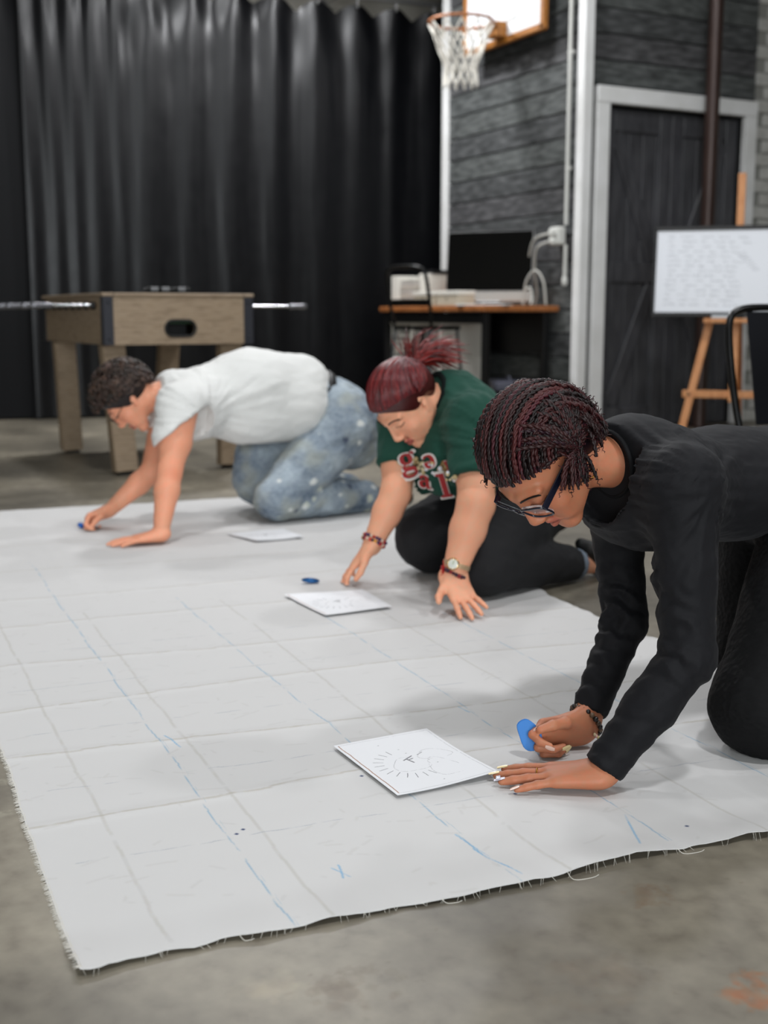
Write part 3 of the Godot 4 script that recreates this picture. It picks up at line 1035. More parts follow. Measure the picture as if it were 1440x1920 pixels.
# ---------------------------------------------------------------- foosball table
func foosball() -> void:
	var oak := wood(Color(0.54, 0.465, 0.375), Color(0.42, 0.35, 0.275), Vector3(0.9, 7, 0.9), 3, 0.55)
	var iron := mat(Color(0.17, 0.175, 0.2), 0.5, 0.3)
	var steel := mat(Color(0.72, 0.72, 0.73), 0.22, 1.0)
	var black := mat(Color(0.03, 0.03, 0.032), 0.45)
	var t := thing("foosball_table", "wooden foosball table with dark metal corners and steel rods by the curtain", "foosball table", Vector3(1.985, 0, -6.95), 0.015)
	# local: x across (0.82), z along (front +0.70)
	var hw := 0.412; var hl := 0.70; var y0 := 0.70; var y1 := 0.952
	# front and back ends with the oval ball return cut out
	for s in [1.0, -1.0]:
		var poly := PackedVector2Array()
		poly.append_array([Vector2(-hw, y0), Vector2(hw, y0), Vector2(hw, y1), Vector2(0.0, y1)])
		var cc := Vector2(0.0, 0.785)
		var oval := []
		for i in 33:
			var a := PI / 2 - TAU * i / 32.0
			oval.append(cc + Vector2(cos(a) * 0.045 + (0.04 if cos(a) > 0.001 else (-0.04 if cos(a) < -0.001 else 0.0)), sin(a) * 0.043))
		for i in oval.size():
			poly.append(oval[i] + (Vector2(0.0003, 0) if i == 0 else Vector2.ZERO))
		poly.append_array([Vector2(-0.0005, y1), Vector2(-hw, y1)])
		var m := MB.new()
		m.slab(poly, 0.03, Transform3D(Basis(), Vector3(0, 0, s * (hl - 0.015))))
		var e := obj("end_panel", m, oak, t)
		var r := MB.new()
		var ring := PackedVector3Array()
		for i in 32:
			ring.append(Vector3(oval[i].x, oval[i].y, s * (hl + 0.002)))
		r.tube(ring, [0.007], 6, false, true)
		obj("goal_rim", r, black, e)
		var cup := MB.new()
		cup.box(Vector3(0.16, 0.012, 0.12), Transform3D(Basis(), Vector3(0, 0.745, s * (hl - 0.08))), 0.004)
		cup.box(Vector3(0.16, 0.1, 0.01), Transform3D(Basis(), Vector3(0, 0.79, s * (hl - 0.14))), 0.004)
		obj("ball_cup", cup, black, e)
	for s in [1.0, -1.0]:
		obj("side_panel", bx(Vector3(0.03, y1 - y0, hl * 2 - 0.06), Vector3(s * (hw - 0.015), (y0 + y1) / 2, 0), 0.003), oak, t)
		obj("top_rail", bx(Vector3(0.07, 0.018, hl * 2 + 0.02), Vector3(s * (hw - 0.025), y1 + 0.009, 0), 0.004), oak, t)
		obj("top_rail", bx(Vector3(hw * 2 - 0.09, 0.018, 0.07), Vector3(0, y1 + 0.009, s * (hl - 0.025)), 0.004), oak, t)
		for q in [1.0, -1.0]:
			var m := MB.new()
			m.box(Vector3(0.052, y1 - y0 + 0.004, 0.006), Transform3D(Basis(), Vector3(s * (hw - 0.022), (y0 + y1) / 2, q * (hl + 0.003))), 0.002)
			m.box(Vector3(0.006, y1 - y0 + 0.004, 0.06), Transform3D(Basis(), Vector3(s * (hw + 0.003), (y0 + y1) / 2, q * (hl - 0.024))), 0.002)
			var c := obj("corner_plate", m, iron, t)
			for y in [y0 + 0.03, y1 - 0.03]:
				var b := MB.new()
				b.ball(Vector3(s * (hw - 0.022), y, q * (hl + 0.006)), Vector3(0.008, 0.008, 0.005), Basis(), 6)
				obj("bolt", b, iron, c)
	obj("playfield", bx(Vector3(hw * 2 - 0.06, 0.02, hl * 2 - 0.06), Vector3(0, 0.82, 0), 0.002), mat(Color(0.1, 0.22, 0.12), 0.6), t)
	obj("bottom_panel", bx(Vector3(hw * 2 - 0.06, 0.012, hl * 2 - 0.06), Vector3(0, y0 + 0.008, 0), 0.002), oak, t)
	# slanted slab legs
	for s in [1.0, -1.0]:
		for q in [1.0, -1.0]:
			var m := MB.new()
			m.bar(Vector3(s * 0.30, 0.018, q * (hl - 0.10)), Vector3(s * 0.335, y0, q * (hl - 0.16)), 0.125, 0.085, Vector3.RIGHT, 0.004)
			obj("leg", m, oak, t)
			obj("leveler", bx(Vector3(0.08, 0.018, 0.06), Vector3(s * 0.30, 0.009, q * (hl - 0.10)), 0.003), black, t)
	# rods with bumpers, handles and players
	for i in 8:
		var z := -0.52 + i * 0.15
		var s := 1.0 if i % 2 == 0 else -1.0
		var off := s * (0.30 if i == 6 else rng.randf_range(0.03, 0.2))
		var m := MB.new()
		m.tube(P([Vector3(-s * (hw + 0.06), 0.905, z), Vector3(s * (hw + 0.07) + off, 0.905, z)]), [0.008], 8)
		var rod := obj("rod", m, steel, t)
		m = MB.new()
		m.lathe([[0.001, 0.0], [0.012, 0.0], [0.017, 0.015], [0.014, 0.05], [0.018, 0.09], [0.015, 0.115], [0.001, 0.12]], Transform3D(Basis(Vector3.FORWARD, s * PI / 2), Vector3(s * (hw + 0.06) + off, 0.905, z)), 12)
		obj("handle", m, mat(Color(0.45, 0.45, 0.47), 0.25, 0.6), rod)
		for q in [-1.0, 1.0]:
			m = MB.new()
			m.lathe([[0.008, -0.012], [0.02, -0.012], [0.022, 0.0], [0.02, 0.012], [0.008, 0.012]], Transform3D(Basis(Vector3.FORWARD, PI / 2), Vector3(q * (hw + 0.014), 0.905, z)), 12)
			obj("bushing", m, black, rod)
		for k in [-0.2, 0.0, 0.2]:
			m = MB.new()
			m.lathe([[0.001, 0.04], [0.012, 0.036], [0.013, 0.022], [0.008, 0.016], [0.02, 0.008], [0.021, -0.015], [0.012, -0.03], [0.01, -0.06], [0.014, -0.068], [0.001, -0.07]], Transform3D(Basis(), Vector3(k + off * 0.5, 0.905, z)), 10)
			obj("player_figure", m, mat(Color(0.75, 0.75, 0.72), 0.4) if i % 2 else black, rod)
	# score counter standing over the far rail
	var m3 := MB.new()
	m3.tube(P([Vector3(-0.13, y1, hl - 0.22), Vector3(-0.13, y1 + 0.045, hl - 0.22), Vector3(0.13, y1 + 0.045, hl - 0.22), Vector3(0.13, y1, hl - 0.22)]), [0.005], 6)
	var sc := obj("score_counter", m3, black, t)
	for i in 10:
		obj("score_bead", bx(Vector3(0.016, 0.022, 0.016), Vector3(-0.1 + i * 0.021 + (0.03 if i > 5 else 0.0), y1 + 0.045, hl - 0.22), 0.004), mat(Color(0.55, 0.55, 0.56), 0.4) if i % 3 else black, sc)

# ---------------------------------------------------------------- basketball hoop
func hoop() -> void:
	var org := mat(Color(0.62, 0.40, 0.13), 0.5)
	org.albedo_texture = noise_tex(0.03, [Color(0.75, 0.7, 0.65), Color(1, 1, 1)], 55, 256, 4)
	tri_mat(org, Vector3(3, 3, 3))
	var rimc := mat(Color(0.55, 0.33, 0.17), 0.5, 0.2)
	var board := mat(Color(0.80, 0.81, 0.82), 0.35)
	var zc := -7.97; var bxx := 5.13
	var t := thing("basketball_hoop", "basketball hoop with white net and orange-edged white backboard on the plank wall", "basketball hoop", Vector3(bxx, 2.87, zc))
	var w := 0.55; var h := 0.85
	obj("backboard", bx(Vector3(0.03, h, w * 2), Vector3(0, h / 2, 0), 0.004), board, t)
	for s in [-1.0, 1.0]:
		obj("border", bx(Vector3(0.045, h, 0.05), Vector3(-0.004, h / 2, s * (w - 0.02)), 0.006), org, t)
	obj("border", bx(Vector3(0.045, 0.05, w * 2), Vector3(-0.004, 0.02, 0), 0.006), org, t)
	obj("border", bx(Vector3(0.045, 0.05, w * 2), Vector3(-0.004, h - 0.02, 0), 0.006), org, t)
	# shooter's square, a thin painted outline standing proud of the board
	var line := mat(Color(0.62, 0.615, 0.6), 0.5)
	for q in [[Vector3(0.003, 0.018, 0.38), Vector3(-0.0165, 0.15, 0)], [Vector3(0.003, 0.45, 0.018), Vector3(-0.0165, 0.375, 0.19)], [Vector3(0.003, 0.45, 0.018), Vector3(-0.0165, 0.375, -0.19)], [Vector3(0.003, 0.018, 0.38), Vector3(-0.0165, 0.6, 0)]]:
		obj("target_square", bx(q[0], q[1], 0.001), line, t)
	for s in [-0.3, 0.3]:
		obj("wall_bracket", bx(Vector3(0.15, 0.5, 0.05), Vector3(0.088, 0.4, s), 0.004), mat(Color(0.1, 0.1, 0.1), 0.5, 0.5), t)
	obj("rim_mount", bx(Vector3(0.1, 0.11, 0.13), Vector3(-0.06, 0.09, 0), 0.006), org, t)
	var rc := Vector3(-0.375, 0.12, 0)
	var R := 0.235
	var ring := PackedVector3Array()
	for i in 40:
		ring.append(rc + Vector3(cos(TAU * i / 40.0), 0, sin(TAU * i / 40.0)) * R)
	var m := MB.new()
	m.tube(ring, [0.011], 8, false, true)
	m.tube(P([rc + Vector3(R * 0.75, 0, R * 0.66), Vector3(-0.09, 0.11, 0.05)]), [0.008], 6)
	m.tube(P([rc + Vector3(R * 0.75, 0, -R * 0.66), Vector3(-0.09, 0.11, -0.05)]), [0.008], 6)
	var rim := obj("rim", m, rimc, t)
	m = MB.new()
	for i in 12:
		var a := TAU * i / 12.0
		m.tube(curve([rc + Vector3(cos(a) * (R - 0.012), 0.0, sin(a) * (R - 0.012)), rc + Vector3(cos(a) * R, -0.022, sin(a) * R)], 2), [0.005], 5)
	obj("net_hook", m, rimc, rim)
	# net: twelve cords each way, spiralling into diamonds
	m = MB.new()
	var rad := func(k: float) -> float: return lerpf(R, 0.115, minf(k * 1.45, 1.0)) + 0.025 * maxf(0.0, k - 0.75) * 4.0 * 0.4
	for dir in [-1.0, 1.0]:
		for i in 12:
			var pts := PackedVector3Array()
			for k in 15:
				var q := k / 14.0
				var zig := absf(fmod(q * 5.0, 2.0) - 1.0)
				var a: float = TAU * i / 12.0 + dir * (1.0 - zig) * TAU / 24.0
				pts.append(rc + Vector3(cos(a) * rad.call(q), -0.02 - q * 0.44, sin(a) * rad.call(q)) + Vector3(0.004 * dir, 0, 0))
			m.tube(pts, [0.0075], 5)
	obj("net", m, mat(Color(0.78, 0.765, 0.73), 0.85), t)

# ---------------------------------------------------------------- desk and what stands on it
func desk() -> void:
	var top := wood(Color(0.60, 0.36, 0.18), Color(0.42, 0.24, 0.12), Vector3(4, 4, 0.7), 12, 0.4)
	var iron := mat(Color(0.045, 0.045, 0.05), 0.45, 0.3)
	var white := mat(Color(0.84, 0.825, 0.79), 0.6)
	var Y := 0.92
	var t := thing("computer_desk", "long wooden-topped desk with black frame against the plank wall", "desk", Vector3.ZERO)
	obj("desktop", bx(Vector3(0.66, 0.042, 1.66), Vector3(4.955, Y - 0.021, -8.22), 0.006), top, t)
	for z in [-9.0, -7.45]:
		for x in [4.68, 5.2]:
			obj("leg", bx(Vector3(0.05, Y - 0.042, 0.05), Vector3(x, (Y - 0.042) / 2, z), 0.004), iron, t)
		obj("foot_rail", bx(Vector3(0.52, 0.04, 0.04), Vector3(4.94, 0.12, z), 0.004), iron, t)
	obj("apron", bx(Vector3(0.03, 0.08, 1.5), Vector3(4.67, Y - 0.09, -8.22), 0.004), iron, t)
	obj("apron", bx(Vector3(0.03, 0.3, 1.5), Vector3(5.22, Y - 0.2, -8.22), 0.004), iron, t)
	# all-in-one computer
	var alu := mat(Color(0.72, 0.72, 0.72), 0.3, 0.7)
	var scr := mat(Color(0.012, 0.013, 0.015), 0.16, 0.0, 0.5)
	var c := thing("desktop_computer", "large flat silver computer with a switched-off black screen on the desk", "computer", Vector3(4.96, Y, -7.86), deg_to_rad(-54.0))
	var tilt := Transform3D(Basis(Vector3.RIGHT, deg_to_rad(-5.0)), Vector3(0, 0.295, 0))
	var m := MB.new()
	m.box(Vector3(0.70, 0.53, 0.018), tilt, 0.006)
	obj("housing", m, alu, c)
	m = MB.new()
	m.box(Vector3(0.69, 0.445, 0.004), tilt * Transform3D(Basis(), Vector3(0, 0.04, 0.0095)), 0.001)
	obj("screen", m, scr, c)
	m = MB.new()
	m.box(Vector3(0.69, 0.068, 0.004), tilt * Transform3D(Basis(), Vector3(0, -0.225, 0.0095)), 0.001)
	obj("chin", m, mat(Color(0.70, 0.69, 0.67), 0.35, 0.3), c)
	m = MB.new()
	m.bar(Vector3(0, 0.008, -0.09), Vector3(0, 0.22, -0.02), 0.19, 0.012, Vector3.RIGHT, 0.003)
	m.box(Vector3(0.19, 0.008, 0.19), Transform3D(Basis(), Vector3(0, 0.004, -0.02)), 0.003)
	obj("stand", m, alu, c)
	m = MB.new()
	m.box(Vector3(0.43, 0.012, 0.12), Transform3D(Basis(Vector3.UP, deg_to_rad(-62.0)), Vector3(4.74, Y + 0.006, -7.58)), 0.004)
	tag(obj("keyboard", m, mat(Color(0.7, 0.7, 0.69), 0.5)), "slim pale keyboard lying in front of the black screen", "keyboard")
	# cream equipment boxes, the stack of magazines, black tablet leaning behind
	var cream := mat(Color(0.72, 0.675, 0.60), 0.6)
	for i in 2:
		var b := thing("storage_box", ["cream cardboard box below the black screen, next to the magazine stack", "cream cardboard box below the black screen, next to the keyboard"][i], "box", Vector3(4.70, Y, -8.32 + i * 0.36), 0, "cream boxes on the desk")
		obj("body", bx(Vector3(0.15, 0.085, 0.33), Vector3(0.02, 0.0425, 0), 0.005), cream, b)
		obj("lid", bx(Vector3(0.16, 0.03, 0.34), Vector3(0.02, 0.098, 0), 0.004), white, b)
		var k := MB.new()
		k.ball(Vector3(-0.057, 0.06, 0.0), Vector3(0.006, 0.012, 0.012), Basis(), 6)
		obj("label_holder", k, mat(Color(0.5, 0.47, 0.42), 0.5), b)
	var fan := thing("filing_box", "white upright filing box at the far left end of the desk", "box", Vector3(4.86, Y, -8.93))
	obj("body", bx(Vector3(0.3, 0.25, 0.12), Vector3(0, 0.125, 0), 0.005), white, fan)
	var fan2 := thing("filing_box", "white upright filing box right of the magazine stack on the desk", "box", Vector3(4.9, Y, -8.55))
	obj("body", bx(Vector3(0.3, 0.26, 0.07), Vector3(0, 0.13, 0), 0.005), white, fan2)
	obj("lid", bx(Vector3(0.15, 0.03, 0.1), Vector3(0, 0.275, 0), 0.005), iron, fan2)
	var cols := [Color(0.75, 0.74, 0.71), Color(0.66, 0.6, 0.54), Color(0.8, 0.79, 0.77), Color(0.6, 0.56, 0.53)]
	for i in 13:
		var bk := MB.new()
		bk.box(Vector3(0.28, 0.0155, 0.22), Transform3D(Basis(Vector3.UP, rng.randf_range(-0.04, 0.04)), Vector3(4.86, Y + 0.008 + i * 0.0165, -8.72)), 0.002)
		tag(obj("magazine", bk, mat(cols[i % 4], 0.6)), "magazine in the neat stack between the white boxes on the desk", "magazine", "magazines stacked on the desk")
	# white shelf of binders under the desk
	var s := thing("file_cabinet", "low white file unit with grey shelves under the desk", "cabinet", Vector3(4.9, 0, -8.6))
	obj("body", bx(Vector3(0.42, 0.025, 0.9), Vector3(0, 0.79, 0.02), 0.003), white, s)
	obj("body", bx(Vector3(0.42, 0.025, 0.9), Vector3(0, 0.05, 0.02), 0.003), white, s)
	for z in [-0.42, 0.0, 0.46]:
		obj("side_panel", bx(Vector3(0.42, 0.75, 0.025), Vector3(0, 0.42, z), 0.003), white, s)
	obj("back_panel", bx(Vector3(0.02, 0.75, 0.9), Vector3(0.21, 0.42, 0.02), 0.003), white, s)
	for i in 5:
		obj("shelf", bx(Vector3(0.38, 0.012, 0.395), Vector3(0, 0.16 + i * 0.13, -0.21), 0.002), white, s)
	obj("panel", bx(Vector3(0.012, 0.5, 0.43), Vector3(-0.19, 0.5, 0.23), 0.003), mat(Color(0.5, 0.49, 0.47), 0.5), s)
	for i in 16:
		var fo := MB.new()
		fo.box(Vector3(0.33, 0.02, 0.3), Transform3D(Basis(), Vector3(4.88, 0.178 + int(i / 4) * 0.13 + (i % 4) * 0.0225, -8.81)), 0.002)
		tag(obj("paper_folder", fo, mat(cols[(i + 1) % 4], 0.6)), "paper folder lying on the shelves of the white unit under the desk", "folder", "folders under the desk")
	# slate-blue case on the floor by the corner
	var cs := thing("tool_case", "slate blue plastic case standing on a low shelf under the desk end", "case", Vector3(4.95, 0.0, -7.52), deg_to_rad(-20.0))
	obj("body", bx(Vector3(0.3, 0.3, 0.34), Vector3(0, 0.15, 0), 0.015), mat(Color(0.09, 0.09, 0.105), 0.45), cs)
	obj("lid", bx(Vector3(0.32, 0.07, 0.36), Vector3(0, 0.335, 0), 0.015), mat(Color(0.27, 0.275, 0.33), 0.45), cs)
	m = MB.new()
	m.tube(curve([Vector3(-0.02, 0.37, -0.06), Vector3(-0.02, 0.395, -0.04), Vector3(-0.02, 0.395, 0.04), Vector3(-0.02, 0.37, 0.06)], 4), [0.008], 6)
	obj("handle", m, mat(Color(0.3, 0.31, 0.36), 0.45), cs)
	# cables
	var cab := mat(Color(0.66, 0.655, 0.63), 0.5)
	var runs := [
		["white cable curving from the socket box down behind the screen", [Vector3(5.165, 1.44, -7.38), Vector3(5.12, 1.40, -7.50), Vector3(5.16, 1.25, -7.62), Vector3(5.2, 1.05, -7.68), Vector3(5.2, 0.93, -7.7)]],
		["white cable hanging in a second curve below the socket box", [Vector3(5.165, 1.385, -7.36), Vector3(5.12, 1.34, -7.46), Vector3(5.15, 1.2, -7.53), Vector3(5.21, 1.02, -7.58), Vector3(5.21, 0.93, -7.61)]],
		["white cable arching over the desk end beside the screen", [Vector3(5.12, 0.93, -7.62), Vector3(5.12, 1.1, -7.59), Vector3(5.15, 1.18, -7.52), Vector3(5.17, 1.1, -7.44), Vector3(5.18, 0.93, -7.415)]],
		["white cable loop lying on the desk by the screen edge", [Vector3(5.07, 0.93, -7.56), Vector3(5.08, 1.03, -7.55), Vector3(5.1, 1.05, -7.51), Vector3(5.1, 0.99, -7.48), Vector3(5.07, 0.93, -7.45)]]]
	for r in runs:
		m = MB.new()
		m.tube(curve(r[1], 8), [0.009], 6)
		tag(obj("power_cable", m, cab), r[0], "cable")
	metal_chair(Vector3(4.34, 0, -7.72), deg_to_rad(112.0), "tall black metal stool chair with open back at the desk", false, 0.31)

func metal_chair(at: Vector3, turn: float, label: String, slate := false, tall := 0.0) -> void:
	# front of the seat faces local +z
	var k := mat(Color(0.03, 0.03, 0.033), 0.3, 0.4)
	var t := thing("metal_chair", label, "chair", at, turn)
	var s := MB.new()
	var poly := PackedVector2Array()
	for q in [[-0.17, -0.17], [0.17, -0.17], [0.195, 0.15], [0.16, 0.185], [-0.16, 0.185], [-0.195, 0.15]]:
		poly.append(Vector2(q[0], q[1]))
	s.slab(poly, 0.03, Transform3D(Basis(Vector3.RIGHT, PI / 2), Vector3(0, 0.45 + tall, 0)))
	obj("seat", s, k, t)
	for x in [-1.0, 1.0]:
		for z in [-1.0, 1.0]:
			var m := MB.new()
			m.bar(Vector3(x * 0.16, 0.44 + tall, z * 0.16 - 0.01), Vector3(x * 0.215, 0.02, z * 0.215 - (0.03 if z < 0 else 0.0)), 0.036, 0.02, Vector3(1, 0, -x * z), 0.005)
			obj("leg", m, k, t)
			obj("foot_cap", bx(Vector3(0.042, 0.026, 0.042), Vector3(x * 0.216, 0.013, z * 0.216 - (0.03 if z < 0 else 0.0)), 0.006), mat(Color(0.02, 0.02, 0.02), 0.8), t)
	for z in [-0.185, 0.17]:
		var m := MB.new()
		m.tube(P([Vector3(-0.19, 0.22 + tall * 0.3, z), Vector3(0.19, 0.22 + tall * 0.3, z)]), [0.008], 6)
		obj("stretcher", m, k, t)
	for x in [-0.185, 0.185]:
		var m := MB.new()
		m.tube(P([Vector3(x, 0.22 + tall * 0.3, -0.185), Vector3(x, 0.22 + tall * 0.3, 0.17)]), [0.008], 6)
		obj("stretcher", m, k, t)
	var b := MB.new()
	b.tube(curve([Vector3(-0.17, 0.44 + tall, -0.16), Vector3(-0.185, 0.62 + tall, -0.2), Vector3(-0.18, 0.82 + tall, -0.245), Vector3(-0.13, 0.875 + tall, -0.26), Vector3(0, 0.885 + tall, -0.265), Vector3(0.13, 0.875 + tall, -0.26), Vector3(0.18, 0.82 + tall, -0.245), Vector3(0.185, 0.62 + tall, -0.2), Vector3(0.17, 0.44 + tall, -0.16)], 6), [0.0135], 8)
	obj("back_frame", b, k, t)
	if slate:
		var m := MB.new()
		m.bar(Vector3(0, 0.47 + tall, -0.17), Vector3(0, 0.87 + tall, -0.262), 0.2, 0.006, Vector3.RIGHT, 0.002)
		obj("back_splat", m, mat(Color(0.10, 0.105, 0.125), 0.35, 0.4), t)
	else:
		var m := MB.new()
		m.bar(Vector3(-0.18, 0.63 + tall, -0.2), Vector3(0.18, 0.63 + tall, -0.2), 0.05, 0.008, Vector3.UP, 0.002)
		obj("back_rail", m, k, t)

# ---------------------------------------------------------------- easel with whiteboard
func easel() -> void:
	var pine := wood(Color(0.74, 0.50, 0.30), Color(0.62, 0.38, 0.2), Vector3(5, 0.8, 5), 21, 0.5)
	var iron := mat(Color(0.02, 0.02, 0.02), 0.5)
	var at := Vector3(5.89, 0, -6.19)
	var turn := deg_to_rad(-43.3)
	var t := thing("easel", "pine wood A-frame easel holding up the whiteboard", "easel", at, turn)
	var zs := 0.16   # lean: foot forward, top back
	var lean := func(y: float, z0: float) -> float: return z0 - y * 0.17
	for s in [-1.0, 1.0]:
		var m := MB.new()
		m.bar(Vector3(s * 0.34, 0.0, lean.call(0.0, zs)), Vector3(s * 0.05, 1.38, lean.call(1.38, zs)), 0.05, 0.024, Vector3.RIGHT, 0.004)
		obj("front_leg", m, pine, t)
	var m1 := MB.new()
	m1.bar(Vector3(0, 0.27, lean.call(0.27, zs) + 0.025), Vector3(0, 1.80, lean.call(1.8, zs) + 0.025), 0.05, 0.024, Vector3.RIGHT, 0.004)
	obj("mast", m1, pine, t)
	m1 = MB.new()
	m1.bar(Vector3(0.06, 0.0, -0.75), Vector3(0.0, 1.45, lean.call(1.45, zs) - 0.03), 0.045, 0.024, Vector3.RIGHT, 0.004)
	obj("rear_leg", m1, wood(Color(0.62, 0.36, 0.17), Color(0.5, 0.27, 0.12), Vector3(5, 0.8, 5), 22, 0.5), t)
	m1 = MB.new()
	m1.box(Vector3(0.66, 0.05, 0.022), Transform3D(Basis(), Vector3(0.0, 0.32, lean.call(0.32, zs) + 0.0)), 0.004)
	obj("crossbar", m1, pine, t)
	for x in [-0.29, 0.29]:
		var b := MB.new()
		b.ball(Vector3(x, 0.32, lean.call(0.32, zs) + 0.015), Vector3(0.012, 0.012, 0.01), Basis(), 6)
		obj("bolt", b, mat(Color(0.5, 0.4, 0.3), 0.4, 0.5), t)
	obj("ledge", bx(Vector3(0.42, 0.03, 0.1), Vector3(0.0, 0.815, lean.call(0.815, zs) + 0.073), 0.005), pine, t)
	# whiteboard leaning on the mast
	var wb := thing("whiteboard", "whiteboard with thin black frame and faint grey handwriting on the easel", "whiteboard", at + Vector3(0, 0, 0), turn)
	var bt := Transform3D(Basis(Vector3.RIGHT, -0.168), Vector3(-0.03, 0.845 + 0.3, lean.call(0.845 + 0.3, zs) + 0.066))
	var im := Image.create(1024, 640, false, Image.FORMAT_RGB8)
	im.fill(Color(0.85, 0.86, 0.885))
	var g := Color(0.45, 0.46, 0.49)
	var r2 := RandomNumberGenerator.new()
	r2.seed = 5
	for colx in [[0.05, 0.62], [0.72, 0.98]]:
		for row in 15:
			var y := 0.08 + row * 0.058
			var x: float = colx[0] + r2.randf() * 0.03
			while x < colx[1] - r2.randf() * 0.15:
				var wl := r2.randf_range(0.03, 0.09)
				var px := x
				var py := y
				while px < x + wl:
					var nx := px + r2.randf_range(0.002, 0.006)
					var ny: float = y + (x - colx[0]) * 0.05 + r2.randf_range(-0.011, 0.011)
					ink(im, Vector2(px, py), Vector2(nx, ny), 1.5, g, 0.62, 0.0)
					px = nx
					py = ny
				x += wl + r2.randf_range(0.015, 0.06)
	for k in 9:
		ink(im, Vector2(0.52 + k * 0.013, 0.3 + k * 0.025), Vector2(0.57 + k * 0.012, 0.27 + k * 0.027), 1.6, g, 0.8, 0.0)
	var wm := mat(Color.WHITE, 0.3)
	wm.albedo_texture = ImageTexture.create_from_image(im)
	var m := MB.new()
	m.quad(bt * Vector3(-0.51, -0.285, 0.006), bt * Vector3(0.51, -0.285, 0.006), bt * Vector3(0.51, 0.285, 0.006), bt * Vector3(-0.51, 0.285, 0.006), bt.basis.z)
	obj("writing_surface", m, wm, wb)
	m = MB.new()
	m.box(Vector3(1.04, 0.6, 0.01), bt, 0.002)
	obj("backing", m, iron, wb)
	for q in [[Vector3(1.06, 0.03, 0.022), Vector3(0, 0.293, 0.004)], [Vector3(1.06, 0.03, 0.022), Vector3(0, -0.293, 0.004)], [Vector3(0.016, 0.6, 0.022), Vector3(-0.522, 0, 0.004)], [Vector3(0.016, 0.6, 0.022), Vector3(0.522, 0, 0.004)]]:
		m = MB.new()
		m.box(q[0], bt * Transform3D(Basis(), q[1]), 0.004)
		obj("frame_bar", m, iron, wb)
	var e := thing("board_eraser", "grey and black whiteboard eraser standing on the easel ledge", "eraser", at + Basis(Vector3.UP, turn) * Vector3(0.02, 0.831, lean.call(0.83, zs) + 0.104), turn)
	obj("felt", bx(Vector3(0.06, 0.035, 0.024), Vector3(0, 0.0175, 0), 0.004), mat(Color(0.12, 0.12, 0.12), 0.9), e)
	obj("grip", bx(Vector3(0.058, 0.035, 0.024), Vector3(0, 0.0525, 0), 0.008), mat(Color(0.3, 0.3, 0.3), 0.5), e)
	var cl := thing("marker_box", "small clear-white marker box on the easel ledge beside the eraser", "box", at + Basis(Vector3.UP, turn) * Vector3(-0.1, 0.831, lean.call(0.83, zs) + 0.104), turn)
	obj("body", bx(Vector3(0.12, 0.022, 0.02), Vector3(0, 0.011, 0), 0.004), mat(Color(0.72, 0.74, 0.76), 0.25), cl)

func column_and_chairs() -> void:
	var c := thing("steel_column", "brown painted steel pipe column in front of the double door", "column", Vector3(6.36, 0, -7.03))
	var cmn := mat(Color(0.27, 0.21, 0.19), 0.35, 0.3)
	cmn.albedo_texture = noise_tex(0.02, [Color(0.8, 0.75, 0.75), Color(1, 1, 1)], 66, 256, 4)
	tri_mat(cmn, Vector3(2, 0.5, 2))
	var m := MB.new()
	m.tube(P([Vector3(0, 0.012, 0), Vector3(0, CEIL, 0)]), [0.052], 20)
	obj("pipe", m, cmn, c)
	obj("base_plate", bx(Vector3(0.2, 0.012, 0.2), Vector3(0, 0.006, 0), 0.003), cmn, c)
	metal_chair(Vector3(3.2, 0, -2.98), deg_to_rad(-10.0), "black metal chair with slate back panel at the right edge", true)
	var tb := thing("black_table", "black wooden table cut off by the right edge, behind the person in black", "table", Vector3(2.72, 0, -2.36), deg_to_rad(-27.0))
	var bk := mat(Color(0.022, 0.022, 0.024), 0.4)
	obj("tabletop", bx(Vector3(0.8, 0.035, 0.7), Vector3(0.25, 0.775, 0.0), 0.004), bk, tb)
	for x in [-0.11, 0.61]:
		for z in [-0.3, 0.3]:
			obj("leg", bx(Vector3(0.06, 0.757, 0.06), Vector3(x, 0.3785, z), 0.004), bk, tb)
	for z in [-0.3, 0.3]:
		obj("apron", bx(Vector3(0.66, 0.07, 0.03), Vector3(0.25, 0.722, z), 0.003), bk, tb)
	for x in [-0.11, 0.61]:
		obj("apron", bx(Vector3(0.03, 0.07, 0.54), Vector3(x, 0.722, 0), 0.003), bk, tb)

# ---------------------------------------------------------------- people
func lin(r: float, g: float, b: float) -> Color:
	return Color(r, g, b).srgb_to_linear()

var fold := FastNoiseLite.new()
var pore := FastNoiseLite.new()

